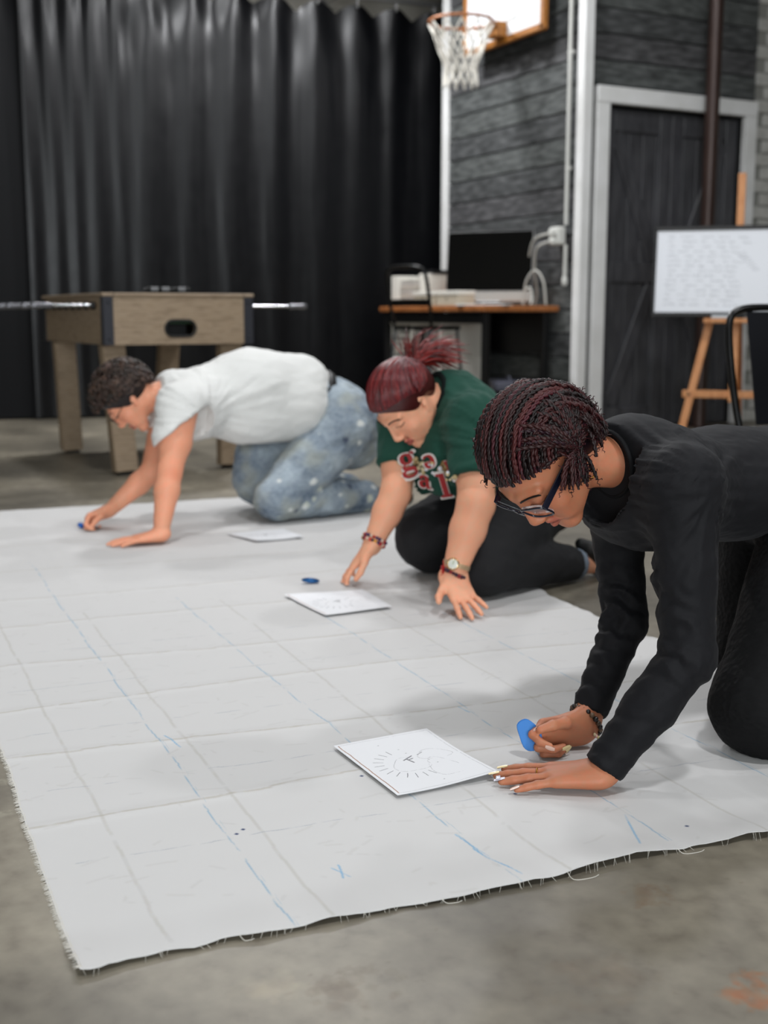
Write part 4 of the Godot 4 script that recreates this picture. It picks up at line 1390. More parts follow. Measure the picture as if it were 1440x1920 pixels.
func head_field(F: Field, T: Transform3D, neck: Vector3, neck_r: float, full := 1.0) -> void:
	var b := T.basis
	F.ell(T * Vector3(0, 0.038, -0.018), Vector3(0.076, 0.085, 0.097), b, 0.02)
	F.ell(T * Vector3(0, -0.015, 0.022), Vector3(0.063 * full, 0.084, 0.070), b, 0.02)
	for s in [-1.0, 1.0]:
		F.cap(T * Vector3(s * 0.052 * full, -0.045, 0.0), T * Vector3(s * 0.016, -0.098, 0.066), 0.021, 0.017, 0.025)
		F.cap(T * Vector3(s * 0.041 * full, -0.028, 0.058), T * Vector3(s * 0.03, -0.062, 0.062), 0.021, 0.020, 0.02)
		F.cap(T * Vector3(s * 0.012, 0.036, 0.087), T * Vector3(s * 0.05, 0.036, 0.070), 0.008, 0.008, 0.014)
		F.ell(T * Vector3(s * 0.031, 0.013, 0.0755), Vector3(0.015, 0.0115, 0.0125), b, 0.005)
		F.ell(T * Vector3(s * 0.0125, -0.032, 0.099), Vector3(0.0075, 0.007, 0.0095), b, 0.006)
		F.cap(T * Vector3(0, -0.0575, 0.0945), T * Vector3(s * 0.022, -0.066, 0.083), 0.0055, 0.003, 0.006)
		F.cap(T * Vector3(0, -0.0745, 0.0925), T * Vector3(s * 0.019, -0.068, 0.083), 0.0068, 0.003, 0.006)
		# ear
		var eb := b * Basis(Vector3.UP, s * 0.35)
		F.ell(T * Vector3(s * 0.0785, 0.004, -0.012), Vector3(0.006, 0.030, 0.0175), eb, 0.006)
		F.cap(T * Vector3(s * 0.076, -0.024, -0.003), T * Vector3(s * 0.0755, -0.032, 0.0), 0.007, 0.0065, 0.006)
		F.sub(T * Vector3(s * 0.087, 0.004, -0.006), 0.0085, 0.006)
	F.cap(T * Vector3(0, 0.028, 0.088), T * Vector3(0, -0.024, 0.109), 0.0065, 0.0105, 0.014)
	F.ell(T * Vector3(0, -0.108, 0.068), Vector3(0.018, 0.014, 0.017), b, 0.02)
	F.cap(T * Vector3(0, -0.05, -0.03), neck, 0.05, neck_r, 0.03)

func face_paint(T: Transform3D, skin: Color, lip: Color, brow: Color, hair_line: Color):
	var inv := T.affine_inverse()
	return func(p: Vector3, _n: Vector3) -> Color:
		var q := inv * p
		var c := skin.lerp(skin * Color(1.12, 0.93, 0.9), clampf(0.5 + pore.get_noise_3dv(p * 60.0), 0.0, 1.0))
		if q.z > 0.04:
			# lips
			var lx := absf(q.x)
			if lx < 0.024 and q.y < -0.052 and q.y > -0.081 and q.z > 0.08:
				var edge: float = 1.0 - smoothstep(0.75, 1.05, pow(lx / 0.024, 2.0) + pow((q.y + 0.0665) / 0.0135, 2.0))
				c = c.lerp(lip, edge * 0.85)
			if lx < 0.021 and absf(q.y + 0.0668) < 0.0016 and q.z > 0.08:
				c = c.lerp(lip * Color(0.4, 0.3, 0.3), 0.8)
			# warm cheeks and nose tip
			c = c.lerp(skin * Color(1.1, 0.8, 0.76), 0.35 * exp(-(pow(lx - 0.045, 2.0) + pow(q.y + 0.02, 2.0)) / 0.0006))
			# lash line of the lowered lids
			if absf(lx - 0.031) < 0.017:
				var ly := 0.0055 - pow((lx - 0.031) / 0.017, 2.0) * -0.004
				if absf(q.y - ly) < 0.0018:
					c = c.lerp(brow, 0.9)
		if hair_line.a > 0.0 and q.z < 0.05 and q.y > -0.03 and absf(q.x) > 0.05 and absf(q.y - 0.02) < 0.03 and q.z > 0.02:
			c = c.lerp(hair_line, 0.25)
		return c

# knuckle (along, towards thumb), lengths, radii: index, middle, ring, little
const KN := [[0.088, 0.027], [0.092, 0.006], [0.086, -0.014], [0.077, -0.032]]
const PH := [[0.042, 0.025, 0.022], [0.046, 0.029, 0.023], [0.043, 0.027, 0.022], [0.034, 0.020, 0.019]]

func hand(body: MB, W: Vector3, E: Vector3, f: Vector3, n: Vector3, s: Vector3, size: float, fingers: Array, thumb: Array, thick: float, floor_y: float, paint, wrist_r: float) -> Array:
	f = f.normalized()
	n = (n - f * n.dot(f)).normalized()
	s = (s - f * s.dot(f) - n * s.dot(n)).normalized()
	var F := Field.new()
	var tips := []
	F.fcap(W + f * 0.026 * size + s * 0.002, W + f * 0.066 * size - s * 0.002, 0.033 * size, 0.036 * size, n, 0.36 * thick, 0.012)
	F.fcap(W.lerp(E, 0.26), W, wrist_r * 1.12, wrist_r, n, 0.82, 0.02)
	F.fcap(W, W + f * 0.03 * size, wrist_r * 0.98, 0.03 * size, n, 0.55, 0.02)
	for i in 4:
		var K: Vector3 = W + f * KN[i][0] * size + s * KN[i][1] * size
		var r := (0.0088 if i < 3 else 0.0076) * size * thick
		F.cap(W + f * 0.02 * size + s * KN[i][1] * 0.55 * size, K, 0.0105 * size * thick, r * 1.12, 0.011)
		var d := f.rotated(n, 0.0)
		var sp: float = deg_to_rad(fingers[i][0])
		d = (f * cos(sp) + s * sin(sp)).normalized()
		var ang := 0.0
		var p := K
		for j in 3:
			ang += deg_to_rad(fingers[i][1 + j])
			var dd := d * cos(ang) - n * sin(ang)
			var q: Vector3 = p + dd * PH[i][j] * size
			F.cap(p, q, r * [1.0, 0.93, 0.84][j], r * [0.95, 0.86, 0.72][j], 0.004)
			if j == 2:
				tips.append([q, dd, d * sin(ang) + n * cos(ang), r * 0.8])
			p = q
	var p := W + f * 0.018 * size + s * 0.018 * size
	for j in 3:
		var c: Vector3 = thumb[j]
		var dd := (f * c.x + s * c.y + n * c.z).normalized()
		var q: Vector3 = p + dd * [0.042, 0.034, 0.028][j] * size
		F.cap(p, q, [0.016, 0.0112, 0.0105][j] * size * thick, [0.0118, 0.0105, 0.0082][j] * size * thick, 0.010 if j == 0 else 0.004)
		if j == 2:
			var up := n - dd * n.dot(dd)
			tips.append([q, dd, up.normalized(), 0.0085 * size])
		p = q
	F.build(body, 0.0032, floor_y, null, paint)
	return tips

func nail_mesh() -> ArrayMesh:
	var m := MB.new()
	for side in [1.0, -1.0]:
		var first := m.v.size()
		for j in 7:
			for i in 7:
				var u := i / 6.0 * 2.0 - 1.0
				var v := j / 6.0
				var w := 0.0052 * (1.0 if v < 0.7 else lerpf(1.0, 0.6, (v - 0.7) / 0.3)) * (lerpf(0.7, 1.0, minf(v * 3.0, 1.0)))
				m.vert(Vector3(u * w, (1.0 - u * u) * 0.0016 + 0.0004 * side - v * v * 0.002, v * 0.022 - 0.010), Vector3(u * 0.4, side, 0).normalized())
		for j in 6:
			for i in 6:
				var a := first + j * 7 + i
				m.tri(a, a + 1, a + 8)
				m.tri(a, a + 8, a + 7)
	return m.mesh()

func add_nail(parent: Node, mesh: Mesh, tip: Array, long: float, m: Material) -> void:
	var z: Vector3 = tip[1]
	var y: Vector3 = (tip[2] - z * tip[2].dot(z)).normalized()
	var o := obj("fingernail", mesh, m, parent)
	o.transform = Transform3D(Basis(y.cross(z) * 0.95, y, z * long), tip[0] + y * tip[3] * 0.85 + z * 0.002)

func skin_mat() -> StandardMaterial3D:
	var m := mat(Color.WHITE, 0.52, 0.0, 0.42)
	m.vertex_color_use_as_albedo = true
	m.subsurf_scatter_enabled = true
	m.subsurf_scatter_strength = 0.08
	return m

func vc_mat(rough: float, spec := 0.5) -> StandardMaterial3D:
	var m := mat(Color.WHITE, rough, 0.0, spec)
	m.vertex_color_use_as_albedo = true
	return m

func cloth(col: Color, rough := 0.85, weave := 90.0, sheen := 0.0) -> StandardMaterial3D:
	var m := mat(col, rough, 0.0, 0.3)
	m.normal_enabled = true
	m.normal_texture = noise_tex(0.2, [], 61, 256, 2, true, 3.0)
	m.normal_scale = 0.35
	tri_mat(m, Vector3.ONE * weave * 0.1, false)
	if sheen > 0.0:
		m.rim_enabled = true
		m.rim = sheen
		m.rim_tint = 0.6
	return m

func eyebrow(parent: Node, T: Transform3D, col: Color) -> void:
	for s in [-1.0, 1.0]:
		var m := MB.new()
		for i in 26:
			var t := i / 25.0
			var x: float = s * lerpf(0.013, 0.051, t)
			var y := 0.034 + 0.008 * sin(t * 2.4) - t * 0.004
			var z := 0.0972 - 1.0 * pow(absf(x), 1.9) * 5.4
			var p := Vector3(x, y, z)
			var q := p + Vector3(s * 0.008, 0.004 * (1.0 - 2.0 * t) + 0.002, -0.0012)
			m.tube(P([T * p, T * q]), [0.0021, 0.0009], 4, false)
		obj("eyebrow", m, mat(col, 0.7), parent)

func scalp(T: Transform3D, lam: float, th: float, lift: float) -> Vector3:
	# lam: angle to the person's left, th: from the face (0) over the top (90) to the nape (200), degrees
	var l := deg_to_rad(lam); var t := deg_to_rad(th)
	return T * (Vector3(0, 0.038, -0.018) + Vector3((0.076 + lift) * sin(l), (0.085 + lift) * cos(l) * sin(t), (0.097 + lift) * cos(l) * cos(t)))

func bead_ring(c: Vector3, axis: Vector3, r: float, n: int, br: float, cols: Array, squash := 1.0, side := Vector3.UP) -> MB:
	var m := MB.new()
	var y := axis.normalized()
	var x := (side - y * side.dot(y)).normalized()
	var z := x.cross(y)
	for i in n:
		var a := TAU * i / n
		m.tint = cols[i % cols.size()]
		m.ball(c + x * cos(a) * r * squash + z * sin(a) * r, Vector3.ONE * br * (0.85 + 0.3 * absf(sin(i * 2.7))), Basis(), 5)
	return m

func people() -> void:
	fold.seed = 21
	fold.frequency = 1.0
	fold.fractal_octaves = 2
	pore.seed = 8
	pore.frequency = 1.0
	person_black()
	person_green()
	person_white()

# ------------------------------------------------ foreground: black long-sleeved top, braids, glasses
func person_black() -> void:
	var wL := Vector3(1.293, 0.034, -1.652); var eL := Vector3(1.455, 0.245, -1.609); var sL := Vector3(1.478, 0.552, -1.668)
	var wR := Vector3(1.397, 0.045, -1.841); var eR := Vector3(1.526, 0.24, -1.879); var sR := Vector3(1.551, 0.515, -1.965)
	var ch := Vector3(1.52, 0.525, -1.825); var pv := Vector3(1.99, 0.505, -1.89)
	var nk := Vector3(1.475, 0.575, -1.835)
	var hL := Vector3(1.93, 0.44, -1.765); var kL := Vector3(1.70, 0.095, -1.672); var hR := Vector3(2.02, 0.44, -2.0); var kR := Vector3(1.98, 0.09, -1.98)
	var aL := Vector3(2.12, 0.06, -1.70); var aR := Vector3(2.4, 0.06, -2.0)
	var T := Transform3D(Basis(Vector3(0.1434, 0.0604, 0.9878), Vector3(-0.879, 0.4664, 0.0991), Vector3(-0.4547, -0.8825, 0.12)).orthonormalized(), Vector3(1.3065, 0.5816, -1.8627))
	var root := thing("person", "person kneeling on all fours in black long-sleeved top and glasses with burgundy-black braids", "person", Vector3.ZERO)
	var skin := lin(0.66, 0.44, 0.325)
	var paint = face_paint(T, skin, lin(0.60, 0.32, 0.27), lin(0.10, 0.06, 0.05), Color(0, 0, 0, 0))
	var body := MB.new()
	var F := Field.new()
	F.fcap(ch + Vector3(0.06, 0, 0), pv, 0.09, 0.1, Vector3.BACK, 1.3, 0.04)
	F.cap(nk, ch, 0.04, 0.055, 0.04)
	for a in [[sL, eL, 0.05, 0.038], [eL, wL, 0.038, 0.026], [sR, eR, 0.045, 0.036], [eR, wR, 0.036, 0.026], [hL, kL, 0.075, 0.055], [hR, kR, 0.075, 0.055], [kL, aL, 0.05, 0.035], [kR, aR, 0.05, 0.035]]:
		F.cap(a[0], a[1], a[2], a[3], 0.02)
	F.build(body, 0.014, 0.012, null, paint)
	var H := Field.new()
	head_field(H, T, nk, 0.05)
	H.build(body, 0.0034, -1.0, null, paint, 1)
	# left hand flat on the canvas, right hand holding the chalk
	var tl := hand(body, wL, eL, Vector3(-0.78, -0.07, -0.60), Vector3(0.05, 1, 0.12), Vector3(0.6, 0, -0.78), 0.99, [[6, 2, 4, 2], [1, 1, 4, 2], [-3, 1, 4, 3], [-13, 3, 5, 3]], [Vector3(0.75, 0.62, -0.3), Vector3(0.9, 0.35, -0.2), Vector3(0.95, 0.2, 0.0)], 1.1, 0.009, paint, 0.028)
	var tr := hand(body, wR, eR, Vector3(-0.93, -0.06, -0.18), Vector3(-0.25, 0.25, -0.93), Vector3(0.1, 0.95, 0.2), 1.0, [[0, 38, 62, 30], [-2, 62, 88, 38], [-5, 72, 92, 42], [-8, 78, 90, 45]], [Vector3(0.72, 0.45, -0.45), Vector3(0.93, 0.18, -0.28), Vector3(0.97, -0.08, -0.12)], 1.02, 0.009, paint, 0.028)
	var bo := obj("body", body, skin_mat(), root)
	var nm := nail_mesh()
	var nails := [mat(Color(0.85, 0.72, 0.66), 0.15), mat(Color(0.86, 0.78, 0.58), 0.2), mat(Color(0.84, 0.82, 0.86), 0.12)]
	for i in 5:
		add_nail(bo, nm, tl[i], 0.95 if i < 3 else 0.8, nails[[1, 1, 2, 0, 0][i]])
		add_nail(bo, nm, tr[i], 0.85, nails[[0, 1, 1, 0, 0][i]])
	# glitter stones on the ring finger nail
	var gl := MB.new()
	for i in 9:
		var b: Vector3 = tl[2][0] + tl[2][1] * (0.002 + 0.0025 * (i % 3)) + tl[2][2] * 0.010 + (tl[2][2] as Vector3).cross(tl[2][1]) * (0.003 * (int(i / 3.0) - 1))
		gl.ball(b, Vector3.ONE * 0.002, Basis(), 4)
	obj("nail_stones", gl, mat(Color(0.9, 0.9, 0.94), 0.1, 0.3), bo)
	eyebrow(bo, T, Color(0.06, 0.04, 0.035))
	# ring, earring, bracelet
	var gold := mat(Color(0.85, 0.62, 0.28), 0.2, 1.0)
	var rg := MB.new()
	var fk := wL + Vector3(-0.78, -0.07, -0.60).normalized() * 0.112 + Vector3(0.6, 0, -0.78) * 0.004
	var rp := PackedVector3Array()
	for i in 16:
		rp.append(fk + Vector3(0.6, 0, -0.78) * cos(TAU * i / 16.0) * 0.0108 + Vector3(0, 1, 0) * sin(TAU * i / 16.0) * 0.0108)
	rg.tube(rp, [0.0014], 6, false, true)
	obj("ring", rg, gold, root)
	rg = MB.new()
	rp = PackedVector3Array()
	for i in 16:
		rp.append(T * (Vector3(0.083, -0.042, 0.0) + Vector3(0.002, sin(TAU * i / 16.0) * 0.009, cos(TAU * i / 16.0) * 0.009)))
	rg.tube(rp, [0.0016], 6, false, true)
	obj("earring", rg, gold, root)
	var ax := (eR - wR).normalized()
	var dk := [lin(0.10, 0.07, 0.05), lin(0.24, 0.17, 0.12), lin(0.06, 0.05, 0.05), lin(0.35, 0.27, 0.2)]
	obj("bracelet", bead_ring(wR + ax * 0.022 + Vector3(0, -0.004, 0), ax + Vector3(0, -0.5, 0.1), 0.037, 22, 0.0052, dk, 0.95), vc_mat(0.3), root)
	var chm := MB.new()
	for i in 6:
		chm.tint = [lin(0.75, 0.68, 0.55), lin(0.8, 0.62, 0.58), lin(0.7, 0.66, 0.45)][i % 3]
		chm.ball(wR + ax * 0.016 + Vector3(0.004 * i - 0.002, -0.018 - 0.0035 * i, 0.034 + 0.0005 * i), Vector3(0.003, 0.0042, 0.003), Basis(), 5)
	obj("charm", chm, vc_mat(0.25), root)
	# black long-sleeved top
	var S := Field.new()
	S.fcap(ch, ch.lerp(pv, 0.5), 0.112, 0.108, Vector3.BACK, 1.3, 0.05)
	S.fcap(ch.lerp(pv, 0.5), pv, 0.108, 0.122, Vector3.BACK, 1.3, 0.05)
	S.cap(nk + Vector3(-0.03, 0.0, 0), nk + Vector3(0.02, 0, 0), 0.062, 0.075, 0.04); S.cap(nk + Vector3(0.01, 0.0, 0), ch, 0.078, 0.1, 0.06)
	S.cap(sL, ch + Vector3(0.0, 0.01, 0.06), 0.062, 0.09, 0.08)
	S.cap(sR, ch + Vector3(0.0, 0.01, -0.06), 0.06, 0.09, 0.08)
	S.cap(sL, sL.lerp(eL, 0.5), 0.064, 0.056, 0.05); S.cap(sL.lerp(eL, 0.5), eL, 0.056, 0.049, 0.02)
	S.cap(eL, eL.lerp(wL, 0.4), 0.049, 0.046, 0.02); S.cap(eL.lerp(wL, 0.4), wL + (wL - eL) * 0.1, 0.046, 0.036, 0.02)
	S.cap(sR, eR, 0.058, 0.045, 0.035)
	S.cap(eR, wR + (eR - wR) * 0.02, 0.045, 0.034, 0.02)
	S.cut(wL + (eL - wL) * 0.05, (wL - eL).normalized() + Vector3(0.12, 0.1, 0.05), 0.08)
	S.cut(wR + (eR - wR) * 0.15, wR - eR, 0.07)
	S.cut(nk + Vector3(-0.032, -0.01, 0.0), Vector3(-0.97, -0.05, 0.02), 0.108)
	var la := (wL - eL).normalized(); var lb := (eL - sL).normalized(); var ra := (wR - eR).normalized()
	var wrinkle := func(p: Vector3, n: Vector3) -> float:
		var d := 0.0026 * fold.get_noise_3dv(p * Vector3(13, 22, 13)) + 0.0012 * fold.get_noise_3dv(p * 42.0)
		# pulled folds radiating from the armpit
		var o := p - sL
		var band := fold.get_noise_2d(atan2(o.y, o.x) * 4.0, o.length() * 3.0)
		d += 0.006 * band * smoothstep(0.05, 0.1, o.length()) * (1.0 - smoothstep(0.12, 0.3, o.length()))
		for k in 2:
			var e: Vector3 = [eL, eR][k]
			var a: Vector3 = [la, ra][k]
			var q := p - e
			if q.length() < 0.3 and q.dot(a) > -0.09:
				var along := q.dot(a)
				var ph := along * 150.0 + 3.5 * fold.get_noise_3dv(p * 14.0) + n.dot(Vector3(0, 0, 1)) * 1.6
				var inner := clampf(0.55 - n.dot(Vector3(1, 0, 0)) * 0.6, 0.1, 1.0)
				d += sin(ph) * (0.0030 * exp(-along * along / 0.003) + 0.0016) * inner
		# shoulder seam
		var sd := (p - sL).dot(lb) + 0.022
		if absf(sd) < 0.006 and o.length() < 0.11:
			d -= 0.0016 * (1.0 - absf(sd) / 0.006)
		return d * smoothstep(0.07, 0.13, p.distance_to(nk))
	var tm := MB.new()
	S.build(tm, 0.0062, 0.012, wrinkle)
	var rib := MB.new()
	var rq := PackedVector3Array()
	for i in 28:
		var a := TAU * i / 28.0
		rq.append(nk + Vector3(-0.034 - 0.012 * cos(a), 0.0, 0) + Vector3(0.05, 1.0, 0).normalized() * cos(a) * 0.064 + Vector3.BACK * sin(a) * 0.064)
	rib.tube(rq, [0.0055], 6, false, true)
	obj("collar", rib, cloth(Color(0.05, 0.05, 0.058), 0.75), root)
	obj("top", tm, cloth(Color(0.068, 0.068, 0.080), 0.72, 140.0, 0.25), root, "black long-sleeved top")
	# dark patterned trousers
	var J := Field.new()
	J.fcap(pv + Vector3(-0.08, -0.02, 0), pv + Vector3(0.1, -0.03, 0), 0.12, 0.14, Vector3.BACK, 1.2, 0.05)
	J.cap(hL, kL, 0.105, 0.092, 0.04); J.cap(kL, aL, 0.092, 0.085, 0.03)
	J.cap(kL + Vector3(0.02, 0.02, 0.0), kL + Vector3(0.04, -0.05, 0.02), 0.085, 0.085, 0.03)
	J.cap(hR, kR, 0.1, 0.08, 0.04); J.cap(kR, aR, 0.08, 0.075, 0.03)
	var crease := func(p: Vector3, _n: Vector3) -> float:
		return 0.004 * fold.get_noise_3dv(p * Vector3(16, 6, 16)) + 0.003 * fold.get_noise_3dv(p * Vector3(10, 30, 10)) * smoothstep(0.35, 0.46, p.y)
	var jm := MB.new()
	J.build(jm, 0.009, 0.0075, crease)
	var tex := cloth(Color(0.040, 0.040, 0.044), 0.8, 60.0)
	tex.normal_texture = noise_tex(0.06, [], 71, 256, 1, true, 6.0, FastNoiseLite.TYPE_CELLULAR)
	tex.normal_scale = 0.8
	obj("trousers", jm, tex, root, "black textured trousers")
	hair_braids(root, T)
	glasses(root, T)
	# chalk disc pinched between thumb and finger
	var cm := MB.new()
	var poly := PackedVector2Array()
	for i in 28:
		var a := TAU * i / 28.0
		poly.append(Vector2(cos(a) * 0.021 * (1.0 + 0.12 * cos(a * 3.0 + 0.6)), sin(a) * 0.035 * (1.0 + 0.08 * cos(a * 2.0))))
	var zc := Vector3(-0.52, 0.28, 0.80).normalized()
	var yc := (Vector3(-0.35, 0.9, -0.2) - zc * Vector3(-0.35, 0.9, -0.2).dot(zc)).normalized()
	var ct := Transform3D(Basis(yc.cross(zc), yc, zc), Vector3(1.272, 0.050, -1.846))
	for k in 3:
		var pp := PackedVector2Array()
		for q in poly:
			pp.append(q * [0.95, 1.0, 0.95][k])
		cm.slab(pp, 0.003, ct * Transform3D(Basis(), Vector3(0, 0, (k - 1) * 0.003)))
	tag(obj("tailor_chalk", cm, mat(Color(0.04, 0.42, 0.72), 0.55)), "bright blue chalk disc pinched in the foreground hand", "chalk", "blue chalk pieces")

func hair_braids(root: Node, T: Transform3D) -> void:
	var C := Field.new()
	var b := T.basis
	C.ell(T * Vector3(0, 0.040, -0.026), Vector3(0.084, 0.092, 0.100), b, 0.02)
	C.ell(T * Vector3(0, -0.02, -0.075), Vector3(0.08, 0.06, 0.055), b, 0.03)
	C.sub(T * Vector3(0, -0.045, 0.125), 0.128, 0.01)
	for s in [-1.0, 1.0]:
		C.sub(T * Vector3(s * 0.112, -0.01, 0.07), 0.09, 0.01)
	var m := MB.new()
	m.tint = lin(0.07, 0.045, 0.05)
	C.build(m, 0.006)
	var r := RandomNumberGenerator.new()
	r.seed = 77
	var black := lin(0.055, 0.038, 0.040); var wine := lin(0.30, 0.10, 0.12)
	for i in 250:
		var pts: Array = []
		var lam := 0.0
		if i < 74:
			# rows plaited back from the hairline to the nape
			lam = -72.0 + 144.0 * (i % 37) / 36.0 + r.randf_range(-1.5, 1.5)
			var side := absf(lam) / 72.0
			var th0 := lerpf(24.0, 30.0, side * side) + r.randf_range(-2, 3) + (14.0 if i >= 37 else 0.0)
			var th1 := lerpf(216.0, 196.0, side) + r.randf_range(-10, 8)
			var lift := 0.0155 if i < 37 else 0.027
			for k in 15:
				var t := k / 14.0
				pts.append(scalp(T, lam + r.randf_range(-1.0, 1.0), lerpf(th0, th1, t), lift - 0.004 + 0.007 * sin(minf(t * 2.4, 1.0) * PI / 2) + r.randf_range(-0.002, 0.002)))
		elif i >= 190:
			# short plaits over the temple, and a fuller mass over the nape
			var s := 1.0 if i % 4 else -1.0
			var tmp := i < 216
			var l0 := r.randf_range(52.0, 64.0) if tmp else r.randf_range(0.0, 60.0)
			var a0 := r.randf_range(22.0, 70.0) if tmp else r.randf_range(118.0, 175.0)
			lam = s * l0
			var a1 := a0 + (r.randf_range(15.0, 40.0) if tmp else r.randf_range(45.0, 62.0))
			var l1 := r.randf_range(76.0, 90.0) if tmp else l0 + r.randf_range(0.0, 18.0)
			for k in 9:
				var t := k / 8.0
				pts.append(scalp(T, s * lerpf(l0, l1, t), lerpf(a0, a1, t), (0.017 if tmp else 0.026 + 0.016 * t) + r.randf_range(-0.002, 0.002)))
		else:
			# looser plaits falling across the side of the head over the ear
			var s := 1.0 if i % 3 else -1.0
			var l0 := r.randf_range(8.0, 52.0)
			var a0 := r.randf_range(52.0, 178.0)
			lam = s * l0
			var a1 := a0 + r.randf_range(18.0, 42.0)
			var l1 := r.randf_range(80.0, 97.0)
			for k in 11:
				var t := k / 10.0
				pts.append(scalp(T, s * lerpf(l0, l1, t), lerpf(a0, a1, sqrt(t)), 0.020 + 0.013 * sin(t * PI * 0.6) + r.randf_range(-0.003, 0.003)))
		var last: Vector3 = pts[-1]
		var d: Vector3 = (last - (pts[-2] as Vector3)).normalized()
		var hang := (d * 0.5 + Vector3(0.25, -0.45, 0) + Vector3(r.randf_range(-0.25, 0.25), 0, r.randf_range(-0.2, 0.2))).normalized()
		var ln := r.randf_range(0.02, 0.042)
		if i >= 74 and i < 216:
			hang = (d * 0.25 + Vector3(r.randf_range(0.0, 0.3), -1.0, r.randf_range(-0.1, 0.15))).normalized()
			ln = r.randf_range(0.04, 0.075)
		pts.append(last + (d + hang).normalized() * ln * 0.5)
		pts.append(last + (d + hang).normalized() * ln * 0.5 + hang * ln * 0.5)
		var path := curve(pts, 5)
		var tone := clampf(r.randf_range(-0.25, 0.95), 0.0, 1.0)
		m.tint = black.lerp(wine, tone * (0.9 if i < 74 else 0.5))
		plait(m, path, 0.0040 + 0.001 * r.randf())
		# frizz from the plait and its end
		m.tint = black.lerp(wine, minf(tone + 0.3, 1.0) * (0.95 if i < 74 else 0.55))
		for k in 8:
			var p0 := path[path.size() - 1 - r.randi_range(0, 14)] if k < 5 else path[r.randi_range(10, path.size() - 1)]
			var v0 := Vector3(r.randfn(), r.randfn(), r.randfn()).normalized()
			var q := PackedVector3Array()
			var rr := r.randf_range(0.004, 0.008)
			for j in 7:
				q.append(p0 + v0 * j * 0.0022 + (Vector3.UP.cross(v0) * cos(j * 1.5) + v0.cross(Vector3.RIGHT) * sin(j * 1.5)) * rr * 0.5)
			m.tube(q, [0.0008], 3, false)
	obj("hair", m, vc_mat(0.55, 0.42), root, "burgundy-black braided hair")

func plait(m: MB, path: PackedVector3Array, w: float) -> void:
	var n := path.size()
	for s in 2:
		var q := PackedVector3Array()
		var rad := []
		var len := 0.0
		for i in n:
			if i: len += path[i].distance_to(path[i - 1])
			var d := (path[mini(i + 1, n - 1)] - path[maxi(i - 1, 0)]).normalized()
			var x := d.cross(Vector3(0.3, 0.9, 0.25)).normalized()
			var y := d.cross(x)
			var a := len / 0.0125 * TAU * 0.5 + s * PI
			q.append(path[i] + (x * cos(a) + y * sin(a) * 0.5) * w * 0.55)
			rad.append(w * (0.62 + 0.22 * sin(a * 2.0 + s)) * (1.0 if i < n - 2 else 0.6))
		m.tube(q, rad, 5)

func glasses(root: Node, T: Transform3D) -> void:
	var dark := mat(Color(0.07, 0.075, 0.13), 0.12, 0.0, 0.6)
	var gb := Transform3D(T.basis * Basis(Vector3.RIGHT, 0.12), T * Vector3(0, 0.008, 0.107))
	var g := Node3D.new()
	g.name = "glasses"
	root.add_child(g)
	for s in [-1.0, 1.0]:
		var ring := PackedVector3Array()
		var poly := PackedVector2Array()
		for i in 32:
			var a := TAU * i / 32.0
			var e := 0.55
			var x: float = s * 0.0365 + 0.0285 * signf(cos(a)) * pow(absf(cos(a)), e)
			var y := 0.0225 * signf(sin(a)) * pow(absf(sin(a)), e)
			var z := -absf(x) * absf(x) * 2.6
			ring.append(gb * Vector3(x, y, z))
			poly.append(Vector2(x, y))
		var m := MB.new()
		m.tube(ring, [0.0022], 6, false, true)
		obj("rim", m, dark, g)
		m = MB.new()
		m.slab(poly, 0.0012, gb * Transform3D(Basis(Vector3.UP, s * 0.18), Vector3(0, 0, -0.0035)) )
		var lm := mat(Color(0.85, 0.88, 0.92, 0.16), 0.04, 0.0, 0.8)
		lm.transparency = BaseMaterial3D.TRANSPARENCY_ALPHA
		obj("lens", m, lm, g)
		m = MB.new()
		m.bar(gb * Vector3(s * 0.067, 0.013, -0.010), T * Vector3(s * 0.081, 0.018, -0.005), 0.015, 0.0035, T.basis.y, 0.0012)
		obj("temple_arm", m, dark, g)
	var br := MB.new()
	br.tube(curve([gb * Vector3(-0.0095, 0.006, 0), gb * Vector3(0, 0.0105, 0.003), gb * Vector3(0.0095, 0.006, 0)], 5), [0.0022], 6)
	obj("bridge", br, dark, g)

